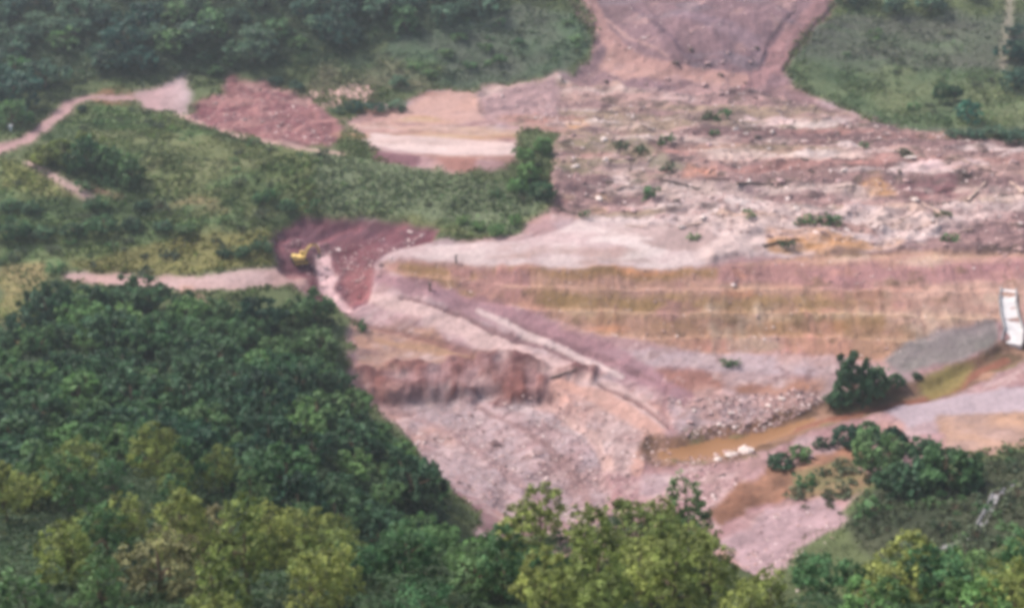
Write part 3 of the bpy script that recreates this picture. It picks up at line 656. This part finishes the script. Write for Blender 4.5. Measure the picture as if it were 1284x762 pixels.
lone('bushb', 664, 226, 1.15, 'middle tree of the upright clump between pond and rubble', zsc=1.3)
lone('bush', 680, 248, 1.15, 'dark lowest tree of the upright clump between pond and rubble', zsc=1.1)
lone('bushb', 650, 240, 0.94, 'left tree of the upright clump between pond and rubble', zsc=1.0)
lone('dark', 1178, 130, .75, 'dark forked tree standing alone on the grassy slope', zsc=1.7)
lone('dark', 1197, 126, .62, 'second stem of the dark forked tree on the grassy slope', zsc=1.5)
lone('blue', 1212, 154, 1.6, 'blue-green rounded bush next to the dark forked tree')
for i, (u, v, s_, d_) in enumerate([(1196,172,.55,'leftmost'),(1222,176,.65,'second'),(1248,172,.7,'third'),(1276,182,.8,'rightmost')]): lone('far', u, v, s_, f'{d_} dark tree of the hedge between grassy slope and rubble', 'tree', 'hedge above the rubble', zsc=.8)
lone('bush', 1068, 502, 1.40, 'tall dark tree where the grey slope meets the river', zsc=1.9); lone('bush', 1096, 494, 1.19, 'dark tree beside the tall one on the river bank', zsc=1.3)
lone('bush', 1050, 508, 0.84, 'low dark bush tree at the river edge under the tall tree'); lone('bush', 1122, 482, 0.70, 'small dark bush below the grey slope', 'bush')
lone('bush', 1150, 474, .35, 'tiny dark bush at the lower rim of the grey slope', 'bush')
lone('bush', 1066, 556, 1.19, 'rounded bush tree on the brown bank below the river bend', zsc=.85); lone('bushg', 1086, 548, 0.91, 'lighter half of the bush pair on the brown bank')
lone('bush', 978, 584, 0.87, 'greyish bush on the tongue between river and brown track', 'bush', zsc=.8); lone('bushg', 1000, 576, 0.84, 'lighter bush on the tongue between river and brown track', 'bush', zsc=.8); lone('bush', 1030, 560, 0.63, 'small bush between the tongue and the brown bank', 'bush', zsc=.8)
for i, (u, v, s_, d_) in enumerate([(1100,590,1.27,'upper left'),(1122,618,1.42,'lower left'),(1150,622,1.65,'largest'),(1186,618,1.42,'lower right'),(1118,566,1.05,'topmost left'),(1160,582,1.20,'topmost right'),(1212,612,0.83,'outermost')]):
    lone('bush' if i % 3 else 'green', u, v, s_, f'{d_} tree of the dark clump on the right river bank', 'tree', 'clump on the river bank', zsc=1.15)
lone('shrubg', 454, 414, 1.2, 'small dark shrub leaning by the lower end of the gully', 'shrub', zsc=1.8); lone('shrubg', 920, 458, 1.2, 'lone dark shrub on the grey silt strip', 'shrub'); lone('shrubg', 909, 457, 1.0, 'smaller half of the shrub pair on the silt strip', 'shrub')
for i, (u, s_) in enumerate([(1006,1.5),(1020,1.9),(1036,1.9),(1050,1.4)]): lone('shrubg', u, 281, s_, ['leftmost', 'second', 'third', 'rightmost'][i] + ' shrub of the dark green tuft stranded in pale silt', 'shrub', 'stranded tuft')
for u, v, s_, d_ in [(1182,272,1.7,'upper thin green shrub among pale logs'),(1190,302,1.6,'lower thin dark shrub among pale logs'),(815,245,2.0,'dark shrub stuck in the middle of the rubble'),(905,150,2.2,'dark tuft high in the rubble near the slide'),(886,148,1.7,'small tuft beside the dark one high in the rubble'),(895,170,1.4,'green sprig on the rubble below the slide'),(780,186,2.0,'grey-green shrub on the olive rubble patch'),(805,190,1.8,'middle shrub of the olive rubble patch'),(835,180,1.9,'shrub on the right of the olive rubble patch'),(732,272,1.3,'small dark shrub at the silt edge'),(835,213,1.8,'dark shrub right of the olive rubble patch'),(940,272,1.4,'dark shrub on the silt left of the stranded tuft'),(870,300,1.2,'dim shrub on the lower pale silt'),(985,308,1.6,'dark shrub over the orange silt'),(1135,195,1.7,'dark shrub above the pale bar of silt'),(1085,185,1.4,'small shrub between slide foot and pale silt bar')]:
    lone('shrubg' if random.random() < .5 else 'shrub', u, v, s_, d_, 'shrub')
for u, v, s_, d_ in [(622,294,.62,'light green tree at the tip of the mound by the silt'),(600,288,.55,'left neighbour of the light tree at the mound tip'),(580,280,.5,'small tree on the mound rim over the silt'),(645,282,.55,'rearmost tree at the mound tip')]: lone('bright', u, v, s_, d_, zsc=.85)
for u, v, s_, d_ in [(328,316,.7,'dark tree touching the left rim of the red cutting'),(306,322,.65,'dark tree second from the red cutting'),(282,322,.5,'small dark tree third from the red cutting')]: lone('dark', u, v, s_, d_, zsc=.85)
for u, v, s_, d_ in [(446,140,.6,'dark tree in front of the white earth patch'),(472,142,.62,'dark tree between white earth patch and pale bank'),(497,138,.6,'dark tree at the left end of the pale bank'),(425,142,.4,'small dark bush below the white earth patch'),(372,112,.5,'dark tree behind the red earth bank'),(345,105,.45,'dark tree on the crest of the red earth bank'),(500,108,.6,'dark tree above the pale bank')]: lone('far', u, v, s_, d_, zsc=.8)
for i, (u, v, s_) in enumerate([(20,300,1.12),(55,298,0.98),(92,294,0.98),(130,290,1.05),(165,287,0.98),(205,288,0.90),(232,292,0.75),(15,262,0.98),(40,266,0.90),(120,262,0.75),(180,262,0.75),(360,262,0.90),(330,255,0.75)]): lone('bush' if i % 3 else 'green', u, v, s_, 'dark low bush on the lower flank of the grassy mound', 'bush', 'low bushes on the mound flank', zsc=.75)
lone('neargreen', 590, 722, .7, 'bright green narrow tree at the foot of the mud fan'); lone('neardark', 680, 738, .8, 'vivid dark green tree poking out of the olive row')
for i, (u, v, s_) in enumerate([(560,70,.6),(590,85,.55),(625,78,.6),(575,50,.6),(650,55,.5),(540,95,.55),(610,62,.5),(270,92,.6),(290,80,.6),(255,75,.6)]): lone('farg', u, v, s_, 'bright scrub bush on the slope above the white pond' if i < 7 else 'light bush behind the crest of the red bank', 'bush', 'scrub bushes above the pond' if i < 7 else 'bushes behind the red bank', zsc=.6)

# shrubs over the green slopes
for poly, dm, n, lab, grp in [(MOUND, 4.5, 105, 'low grey-green shrub on the grassy mound', 'shrubs on the mound'),
    ([(470,95),(500,40),(640,15),(715,20),(740,65),(690,92),(600,104)], 6, 45, 'low shrub on the scrubby slope left of the landslide', 'shrubs left of the landslide'),
    ([(1000,95),(1010,40),(1240,30),(1250,140),(1150,160),(1070,130)], 7, 35, 'low shrub on the grassy slope right of the landslide', 'shrubs right of the landslide'),
    ([(985,620),(1060,575),(1120,590),(1110,650),(1040,650)], 3.5, 26, 'low shrub on the brown bank', 'shrubs of the brown bank'),
    ([(1070,655),(1110,620),(1220,600),(1284,550),(1284,725),(1150,720)], 2.7, 115, 'low dense shrub on the dark scrub slope', 'shrubs of the scrub slope')]:
    for x, y in scatter(poly, dm, n): plant('shrub' if random.random() < .7 else 'shrubg', x, y, random.choice([.45, .6, .8, 1.0, 1.3, 1.8])*random.uniform(.85, 1.1), lab, 'shrub', grp)

# grass, one mass of tufts in the colours of the turf
def col_at(x, y):
    j = np.clip(np.searchsorted(Y, y) - 1, 0, NY - 2); q = x / (42 + .42*np.maximum(y, 60)); i = np.clip(np.searchsorted(S, q) - 1, 0, NX - 2)
    return C[j, i]*.85
WOODS = [np.array([spot(u, v)[:2] for u, v in p]) for p in (WOOD, NEAR_L, FARW)]
def in_woods(q):
    r = np.zeros(len(q), bool)
    for p in WOODS: r |= inside(q[:, 0], q[:, 1], p)
    return r
ny_ = 190 + 510*rng.random(300000)**.8; q = np.c_[(2*rng.random(300000) - 1) * (42 + .42*ny_)*1.12, ny_]
GM = blur((ZONE == 0).astype(np.float32), 9); jj = np.clip(np.searchsorted(Y, q[:, 1]) - 1, 0, NY - 2); ii = np.clip(np.searchsorted(S, q[:, 0]/(42 + .42*np.maximum(q[:, 1], 60))) - 1, 0, NX - 2)
q = q[GM[jj, ii] > .25 + .55*rng.random(len(q))]; q = q[~in_woods(q)]
cl = fbm(q[:, 0], q[:, 1], 9, 3, 55); q = q[cl > -.35 + .25*rng.normal(size=len(q))]
q = q[:150000]; k = len(q); pp = np.c_[q, hgt(q[:, 0], q[:, 1])]; sz = .3 + .35*np.clip((q[:, 1] - 200)/300, 0, 1)
sz = sz*(.6 + .9*np.clip(.5 + fbm(q[:, 0], q[:, 1], 14, 3, 56), 0, 1.2))
a = rng.random(k)*6.28; h = sz*(.5 + .8*rng.random(k)); wd = sz*(.5 + .6*rng.random(k)); le = rng.normal(size=(k, 2))*.8*sz[:, None]
dx = np.c_[np.cos(a)*wd, np.sin(a)*wd, np.zeros(k)]; up = np.c_[le, h]
Vg = np.stack([pp - dx, pp + dx, pp + dx*.7 + up, pp - dx*.7 + up*.9], 1).reshape(-1, 3)
gq = col_at(q[:, 0], q[:, 1]); gq = np.where((gq[:, :1] > gq[:, 1:2]*1.15), srgb(112, 116, 80)*.85, gq)
gc = gq * (1.0 + .5*rng.normal(size=(k, 1))*.6).clip(.55, 1.7); gc = gc*np.where(rng.random((k, 1)) < .3, np.array([[.75, .95, .75]]), 1.1)
M_grass = ground_mat('grass_blades', 0, 3, .8, .1)
_bs = M_grass.node_tree.nodes['Principled BSDF']; _tr = M_grass.node_tree.nodes.new('ShaderNodeBsdfTranslucent'); _ms = M_grass.node_tree.nodes.new('ShaderNodeMixShader'); _ms.inputs[0].default_value = .4
_l = M_grass.node_tree.links.new; _l(_bs.inputs['Base Color'].links[0].from_socket, _tr.inputs['Color']); _l(_bs.outputs[0], _ms.inputs[1]); _l(_tr.outputs[0], _ms.inputs[2]); _l(_ms.outputs[0], M_grass.node_tree.nodes['Material Output'].inputs['Surface'])
link('grass', mesh_np('grass', Vg, np.arange(len(Vg)).reshape(-1, 4), M_grass, False, np.repeat(np.clip(gc, .01, .8), 4, 0)), None, kind='stuff', label='short rough grass covering the green slopes', category='grass')

# undergrowth: the leafy mass that closes the gaps between the trees of the woods
Vu = []; Tu = []
for poly, n, lf, hh in [(WOOD, 60000, .55, 2.4), ([(-40,590),(60,580),(150,545),(240,530),(300,590),(400,640),(470,680),(560,660),(600,690),(625,740),(625,815),(-60,815)], 90000, .34, 3.0), (NEAR_R, 40000, .30, 2.4), (FARW, 45000, .75, 3.0)]:
    p = np.array([spot(u, v)[:2] for u, v in poly]); lo, hi = p.min(0), p.max(0); q = lo + (hi - lo)*rng.random((n*2, 2))
    wq = q + np.c_[fbm(q[:, 0], q[:, 1], 10, 3, 57), fbm(q[:, 0], q[:, 1], 10, 3, 58)]*4; q = q[inside(wq[:, 0], wq[:, 1], p)][:n]; k = len(q)
    env = hh*np.clip(.55 + .8*fbm(q[:, 0], q[:, 1], 7, 3, 59), .05, 1.3)
    pp = np.c_[q, hgt(q[:, 0], q[:, 1]) + env*(1 - .5*rng.random(k)**2)]
    nr = rng.normal(size=(k, 3))*.5 + np.array([0, 0, .9]); nr /= np.linalg.norm(nr, axis=1)[:, None]; a_ = np.cross(nr, rng.normal(size=(k, 3))); a_ /= np.linalg.norm(a_, axis=1)[:, None]; b_ = np.cross(nr, a_)
    sz = lf*(.6 + .8*rng.random(k))[:, None]; a_ *= sz; b_ *= sz*.7
    Vu.append(np.stack([pp - a_, pp - b_, pp + a_, pp + b_], 1)); Tu.append((.6 + .6*rng.random(k)) * np.clip(1 + .5*fbm(q[:, 0], q[:, 1], 9, 2, 61), .6, 1.5))
Vu = np.concatenate(Vu).reshape(-1, 3)
link('undergrowth', mesh_np('undergrowth', Vu, np.arange(len(Vu)).reshape(-1, 4), M_leaf['undergrowth'], False, None, np.concatenate(Tu)), None, kind='stuff', label='dark leafy undergrowth closing the gaps between the woodland trees', category='undergrowth')

# ------------------------------------------------------------ rubble: countless clods and stones
def clod_mesh(pos, size, r):
    """flattened, irregular eight-sided lumps"""
    base = np.array([(1,0,0),(0,1,0),(-1,0,0),(0,-1,0),(0,0,.8),(0,0,-.8)], float); tri = np.array([(0,1,4),(1,2,4),(2,3,4),(3,0,4),(1,0,5),(2,1,5),(3,2,5),(0,3,5)])
    k = len(pos); V = base[None]*(1 + .35*r.normal(size=(k, 6, 1)))*size[:, None, None]*np.array([1.2, 1, .6])
    a = r.random(k)*6.28; c, s = np.cos(a), np.sin(a); X = V[..., 0]*c[:, None] - V[..., 1]*s[:, None]; Yv = V[..., 0]*s[:, None] + V[..., 1]*c[:, None]
    V = np.stack([X, Yv, V[..., 2]], -1) + pos[:, None, :]
    return V.reshape(-1, 3), (tri[None] + 6*np.arange(k)[:, None, None]).reshape(-1, 3)
Vc = []; Fc = []; Cc = []; nb = 0
for poly, n, s0 in [([(600,112),(740,100),(960,112),(1060,140),(1284,185),(1284,320),(1130,312),(1000,300),(740,275),(690,260),(700,165)], 11000, .34),
                    (TERR, 3500, .2), ([(830,498),(1030,488),(1040,500),(960,540),(850,550)], 2600, .27), ([(450,495),(700,490),(850,560),(800,650),(640,650),(560,600)], 6000, .22),
                    ([(720,0),(740,75),(720,118),(960,118),(990,60),(1040,0)], 2200, .28), ([(905,690),(960,640),(1050,620),(1050,660),(960,730)], 1500, .25),
                    ([(850,575),(930,560),(960,570),(890,640),(850,640)], 900, .28), ([(345,290),(540,285),(465,375),(400,370)], 900, .28), ([(230,150),(290,95),(400,130),(420,185)], 900, .35)]:
    p = np.array([spot(u, v)[:2] for u, v in poly]); lo, hi = p.min(0), p.max(0)
    q = lo + (hi - lo)*rng.random((n*2, 2)); q = q[inside(q[:, 0], q[:, 1], p)][:n]; dens = fbm(q[:, 0], q[:, 1], 12, 3, 40); q = q[dens > -.15 + .3*rng.normal(size=len(q))]
    sz = s0*np.exp(.45*rng.normal(size=len(q))); pos = np.c_[q, hgt(q[:, 0], q[:, 1]) + sz*.15]
    V, F = clod_mesh(pos, sz, rng); Vc.append(V); Fc.append(F + nb); nb += len(V)
    tone = rng.random(len(q)); base = np.where((tone < .30)[:, None], srgb(108,84,84), np.where((tone < .8)[:, None], srgb(168,136,132), srgb(214,192,186))); Cc.append(np.repeat(base, 6, 0))
link('rubble', mesh_np('rubble', np.concatenate(Vc), np.concatenate(Fc), M_mud, False, np.concatenate(Cc)), None, kind='stuff', label='loose clods and stones strewn over the mud', category='rubble')

# boulders and mud blocks one can pick out
def boulder(seed, mat):
    r = np.random.default_rng(seed); V = []; F = []; n, m = 9, 5
    for j in range(m + 1):
        ph = math.pi*j/m
        for i in range(n):
            th = 2*math.pi*i/n; d = np.array([math.sin(ph)*math.cos(th), math.sin(ph)*math.sin(th), math.cos(ph)])
            k = 1 + .28*float(vnoise(d[0]*1.7 + seed, d[1]*1.7 + d[2], seed)) + .06*r.normal()
            V.append(d*k*np.array([1.25, 1, .62]))
    for j in range(m):
        for i in range(n): F.append((j*n+i, (j+1)*n+i, (j+1)*n+(i+1) % n, j*n+(i+1) % n))
    mb = MB(); mb.add(V, F); return mb.mesh('boulder', mat)
B = [boulder(s, M_stone) for s in (1, 2, 3)] + [boulder(s, M_palestone) for s in (4, 5)] + [boulder(s, M_darkwood) for s in (6, 7)]
BN = ['pinkish', 'pinkish', 'pinkish', 'pale', 'pale', 'dark', 'dark']
def place_boulder(u, v, s_, k, label, grp):
    p = spot(u, v); o = link('mud_block', B[k], None, (p[0], p[1], at_h(p[0], p[1]) + s_*.2), label=label, category='mud block'); o['group'] = grp
    o.scale = (s_*random.uniform(.8, 1.5), s_*random.uniform(.8, 1.2), s_*random.uniform(.7, 1.1)); o.rotation_euler = (random.uniform(-.2, .2), random.uniform(-.2, .2), random.random()*6.28)
for poly, n, lab in [([(700,170),(960,150),(1284,190),(1284,300),(1000,300),(740,275)], 70, 'mud block half sunk in the rubble field'), ([(850,500),(1020,490),(960,535),(860,545)], 18, 'block in the stony patch above the river'), ([(740,70),(960,60),(960,115),(740,118)], 16, 'block on the foot of the landslide slope')]:
    for x, y in scatter(poly, 5, n):
        u, v = project(x, y, at_h(x, y)); k = random.randrange(7); k = random.choice([0, 1, 2, 5]) if 'landslide' in lab else k; place_boulder(u, v, random.uniform(.6, 1.5) if 'stony' not in lab else random.uniform(.5, .9), k, f'{BN[k]} {lab}', lab)
# pale slabs at the tip of the water
for u, v, s_, lab in [(935,566,2.2,'bright white slab at the water edge, largest of three'),(918,571,1.5,'pale slab left of the bright one at the water edge'),(900,577,1.2,'smallest pale slab on the river tongue')]: place_boulder(u, v, s_, 3, lab, 'pale slabs by the water')
# driftwood
def log_mesh(seed, mat):
    r = np.random.default_rng(seed); mb = MB(); L = 1.0
    pts_ = [(-L, 0, 0), (-L*.3, r.normal()*.04, .02), (L*.35, r.normal()*.05, .03), (L, r.normal()*.08, .02)]
    mb.tube(pts_, [.065, .055, .045, .02], 7)
    for i in range(4):
        t = r.uniform(-.2, .8); a = r.uniform(-1, 1); mb.tube([(t, 0, .02), (t + .12, a*.12, .08*r.random() + .02), (t + .28, a*.26, .10*r.random() + .02)], [.025, .016, .006], 5)
    for i in range(5):
        a = i*1.26; mb.tube([(-L, 0, 0), (-L - .06, .10*math.cos(a), .10*math.sin(a) + .02), (-L - .05, .17*math.cos(a), .17*math.sin(a) + .02)], [.03, .02, .006], 5)
    return mb.mesh('fallen_log', mat)
LG = [log_mesh(s, M_deadwood) for s in (11, 12, 13)] + [log_mesh(s, M_darkwood) for s in (14, 15)]
def place_log(u, v, L, rz, k, label, grp=None):
    p = spot(u, v); dx, dy = math.cos(rz)*L*.5, math.sin(rz)*L*.5; za, zb = at_h(p[0] - dx, p[1] - dy), at_h(p[0] + dx, p[1] + dy)
    o = link('fallen_log', LG[k], None, (p[0], p[1], (za + zb)/2 + .25), label=label, category='log'); o.scale = (L, L, L); o.rotation_euler = (0, -math.atan2(zb - za, L), rz)
    if grp: o['group'] = grp
for u, v, L, rz, k, lab in [(1226,240,8,.9,0,'big pale log slanting up near the right edge'),(1275,232,7,1.5,1,'upright pale log at the right edge'),(1215,205,6,2.6,2,'pale log lying above the big slanting log'),(1170,262,6,1.9,0,'bare pale log left of the thin shrubs'),(700,262,5,2.5,3,'dark log at the mound end of the rubble'),(950,232,6,.2,3,'dark log across the middle of the rubble'),(980,305,5,.3,3,'dark log over the orange silt'),(850,232,6,2.9,4,'dark log right of the stuck shrub'),(705,468,4,.2,4,'dark trunk at the lip of the pink fan')]: place_log(u, v, L*1.35, rz, k, lab)
for x, y in scatter([(700,170),(960,150),(1284,190),(1284,310),(1000,305),(740,280)], 7, 60):
    u, v = project(x, y, at_h(x, y)); k = random.randrange(5); place_log(u, v, random.uniform(2, 4.5), random.gauss(0, .7), k, ('pale' if k < 3 else 'dark') + ' driftwood log stranded among the rubble', 'driftwood in the rubble')

# ------------------------------------------------------------ excavator in the red cutting
def excavator(u, v, rz):
    p = spot(u, v); t = thing('excavator', 'yellow tracked excavator digging in the dark red cutting', 'excavator', (p[0], p[1], at_h(p[0], p[1]) + .1), rz); t.scale = (1.25,)*3
    for s in (-1, 1):
        mb = MB(); prof = [(-2.1,.15),(-1.7,0),(1.7,0),(2.1,.15),(2.3,.5),(2.1,.85),(1.7,1.0),(-1.7,1.0),(-2.1,.85),(-2.3,.5)]
        n = len(prof); V = [(x, s*1.2 + e*.3, z) for e in (-1, 1) for x, z in prof]
        mb.add(V, [tuple(range(n)), tuple(range(2*n - 1, n - 1, -1))] + [(i, n + i, n + (i+1) % n, (i+1) % n) for i in range(n)]); tr = mb.build('track', M_black, t)
        for x in (-1.6, -.8, 0, .8, 1.6): MB().tube([(x, s*1.54, .5), (x, s*1.62, .5)], .32, 10).build('roller', M_yellow, tr)
    MB().box((0, 0, .95), (2.2, 1.8, .5)).build('undercarriage', M_black, t)
    b = MB().box((-.5, 0, 1.75), (3.6, 2.5, 1.1), .94).box((-1.7, 0, 2.5), (1.3, 2.2, .5), .85).build('body', M_yellow, t)
    MB().box((-2.5, 0, 1.7), (.5, 2.5, .9), .9).build('counterweight', M_black, t); MB().tube([(-1.2, .6, 2.6), (-1.2, .6, 3.3)], .09, 6).build('exhaust', M_black, b)
    c = MB().box((.75, .75, 2.5), (1.4, .95, 1.6), .85).build('cab', M_yellow, t); MB().box((.9, .75, 2.75), (1.25, .99, .8), .9).build('window', M_glass, c)
    MB().tube([(1.0, -.2, 1.9), (2.3, -.2, 4.4), (3.4, -.2, 5.2), (5.0, -.2, 4.8)], [.36, .42, .36, .24], 4).build('boom', M_yellow, t)
    MB().tube([(4.6, -.2, 5.2), (5.2, -.2, 4.4), (5.6, -.2, 2.2)], [.24, .3, .2], 4).build('arm', M_yellow, t)
    MB().tube([(1.6, -.2, 1.7), (2.8, -.2, 4.2)], .1, 6).build('hydraulic_cylinder', M_black, t); MB().tube([(3.4, -.2, 5.6), (4.7, -.2, 5.3)], .1, 6).build('hydraulic_cylinder', M_black, t)
    mb = MB(); pr = [(5.3,2.3),(5.9,2.2),(6.0,1.4),(5.6,.8),(4.9,.7),(4.8,.9),(5.3,1.3)]; n = len(pr); V = [(x, -.2 + e*.55, z) for e in (-1, 1) for x, z in pr]
    mb.add(V, [tuple(range(n)), tuple(range(2*n-1, n-1, -1))] + [(i, n+i, n+(i+1) % n, (i+1) % n) for i in range(n)]); mb.build('bucket', M_black, t)
excavator(377, 330, .35)

# ------------------------------------------------------------ concrete chute at the right edge and the small drain on the scrub slope
def channel(name, label, cat, pts_uv, wd, wall, mat, mat2, lift=.3):
    P_ = [spot(u, v) for u, v in pts_uv]; base = P_[-1]
    t = thing(name, label, cat, tuple(base)); dense = []
    for a, b in zip(P_[:-1], P_[1:]):
        for q in np.linspace(0, 1, 5, endpoint=False): dense.append(a*(1-q) + b*q)
    dense.append(P_[-1]); dense = np.array(dense); dense[:, 2] = [at_h(x, y) + lift for x, y in dense[:, :2]]
    dense[:, 2] = np.convolve(np.pad(dense[:, 2], 3, mode='edge'), np.ones(7)/7, 'valid')
    def strip(o0, o1, z0, z1, nm, m):
        mb = MB(); V = []
        for i, p in enumerate(dense):
            d = dense[min(i+1, len(dense)-1), :2] - dense[max(i-1, 0), :2]; d /= np.linalg.norm(d); nr = np.array([-d[1], d[0]]); w_ = wd[0] + (wd[1] - wd[0])*i/(len(dense)-1)
            e0 = p[:2] + nr*(w_*o0[0] + o0[1]) - base[:2]; e1 = p[:2] + nr*(w_*o1[0] + o1[1]) - base[:2]; z = p[2] - base[2]
            V += [(*e0, z + z0), (*e1, z + z0), (*e1, z + z1), (*e0, z + z1)]
        F = [(4*i+k, 4*i+(k+1) % 4, 4*i+4+(k+1) % 4, 4*i+4+k) for i in range(len(dense)-1) for k in range(4)] + [(3,2,1,0), tuple(4*(len(dense)-1)+k for k in range(4))]
        mb.add(V, F); mb.build(nm, m, t)
    strip((-1, 0), (1, 0), -1.5, 0, 'channel_floor', mat)
    strip((1, 0), (1, wall), -1.6, wall*1.8, 'side_wall', mat2); strip((-1, -wall), (-1, 0), -1.6, wall*1.8, 'side_wall', mat2)
channel('concrete_chute', 'bright white concrete chute bending down the terraces at the right edge', 'chute', [(1264,364),(1263,380),(1266,398),(1271,415),(1268,434)], (2.2, 3.0), .5, M_conc, M_conc2)
channel('drain', 'thin pale winding drain on the dark scrub slope', 'drain', DR, (.75, .75), .25, M_conc2, M_conc2, .25)
# small upright things
def post(u, v, h, r, mat, label, cat='post', cap=True):
    p = spot(u, v); t = thing('marker_post', label, cat, (p[0], p[1], at_h(p[0], p[1]) - .1)); MB().tube([(0,0,-.4),(0,0,h)], [r, r*.9], 8).build('shaft', mat, t); MB().box((0,0,h+.1), (r*3, r*3, .25), .7).build('cap', mat, t)
post(14, 165, 2.6, .55, M_white, 'short white post at the verge of the pink road'); post(572, 330, 3.0, .3, M_black, 'thin dark post standing on the white silt flat'); post(539, 364, 2.6, .45, M_darkwood, 'dark stump post at the upper edge of the mud fan')

# ------------------------------------------------------------ labels: each member of a stand told apart by its look and its place in the stand
ORD = 'first second third fourth fifth sixth seventh eighth ninth tenth eleventh twelfth thirteenth fourteenth fifteenth sixteenth seventeenth eighteenth nineteenth twentieth'.split()
PLACE = {'trees of the dense wood': 'of the dense dark wood', 'olive trees of the near slope': 'of the olive stand', 'green trees of the hollow': 'of the green hollow', 'front row of trees': 'of the front tree belt', 'trees of the far wood': 'of the far wood',
 'trees beside the landslide head': 'left of the landslide head', 'tree row above the grassy slope': 'above the grassy slope', 'trees beside the pale track': 'beside the pale track', 'trees behind the landslide head': 'behind the landslide head',
 'low bushes on the mound flank': 'of bushes on the lower mound flank', 'scrub bushes above the pond': 'of bushes above the white pond', 'bushes behind the red bank': 'of bushes behind the red bank', 'shrubs on the mound': 'of mound shrubs', 'shrubs left of the landslide': 'on the slope left of the landslide',
 'shrubs right of the landslide': 'on the slope right of the landslide', 'shrubs of the brown bank': 'of shrubs on the brown bank', 'shrubs of the scrub slope': 'of the dark scrub slope', 'driftwood in the rubble': 'of driftwood in the rubble',
 'mud block half sunk in the rubble field': 'of blocks in the rubble field', 'block in the stony patch above the river': 'above the water', 'block on the foot of the landslide slope': 'below the landslide'}
LOOK = ['dark green', 'mid green', 'light green', 'yellow-olive', 'tall narrow olive', 'brownish', 'bright green', 'deep green', 'pinkish', 'pale', 'bright', 'light', 'dark', 'low']
for g, place in PLACE.items():
    ob = [o for o in scn.objects if o.get('group') == g]
    if not ob: continue
    pj = {o: project(o.location.x, o.location.y, o.location.z + (5*o.scale.z if o.type == 'EMPTY' else 0)) for o in ob}
    ob.sort(key=lambda o: pj[o][1]); nr = max(1, math.ceil(len(ob) / 14)); per = math.ceil(len(ob) / nr)
    for r_ in range(nr):
        row = sorted(ob[r_*per:(r_+1)*per], key=lambda o: pj[o][0])
        for i_, o in enumerate(row):
            lk = next((l for l in LOOK if l in o['label']), 'low'); kd = {'tree': 'tree', 'shrub': 'shrub', 'bush': 'bush', 'log': 'log', 'mud block': 'mud block'}[o['category']]
            o['label'] = f"{lk} {kd}, {ORD[i_]} from left in the {'' if nr == 1 else ORD[r_] + ' '}row {place}" if nr == 1 or r_ else f"{lk} {kd}, {ORD[i_]} from left in the top row {place}"
# ------------------------------------------------------------ haze: one even body of air round everything
if True:
    mh, th, bh = new_mat('haze_air'); th.nodes.remove(bh)
    pv = th.nodes.new('ShaderNodeVolumePrincipled'); pv.inputs['Color'].default_value = (.86, .93, 1, 1); pv.inputs['Density'].default_value = .00012; pv.inputs['Anisotropy'].default_value = .2
    th.links.new(pv.outputs[0], th.nodes['Material Output'].inputs['Volume'])
    zlo, zhi = float(Z.min()) - 4, float(max(Z.max() + 40, CAM_H + 30))
    hx = float(np.abs(GX).max()) + 60
    hz = MB().box((0, (Y[0] + Y[-1])/2, (zlo + zhi)/2), (2*hx, Y[-1] - Y[0] + 200, zhi - zlo)).build('haze', mh, None, kind='stuff')
    hz['label'] = 'thin bluish haze in the air over the valley'; hz['category'] = 'haze'
print('plants', n_tree, 'Z', Z.min(), Z.max(), 'grid', NX, NY)
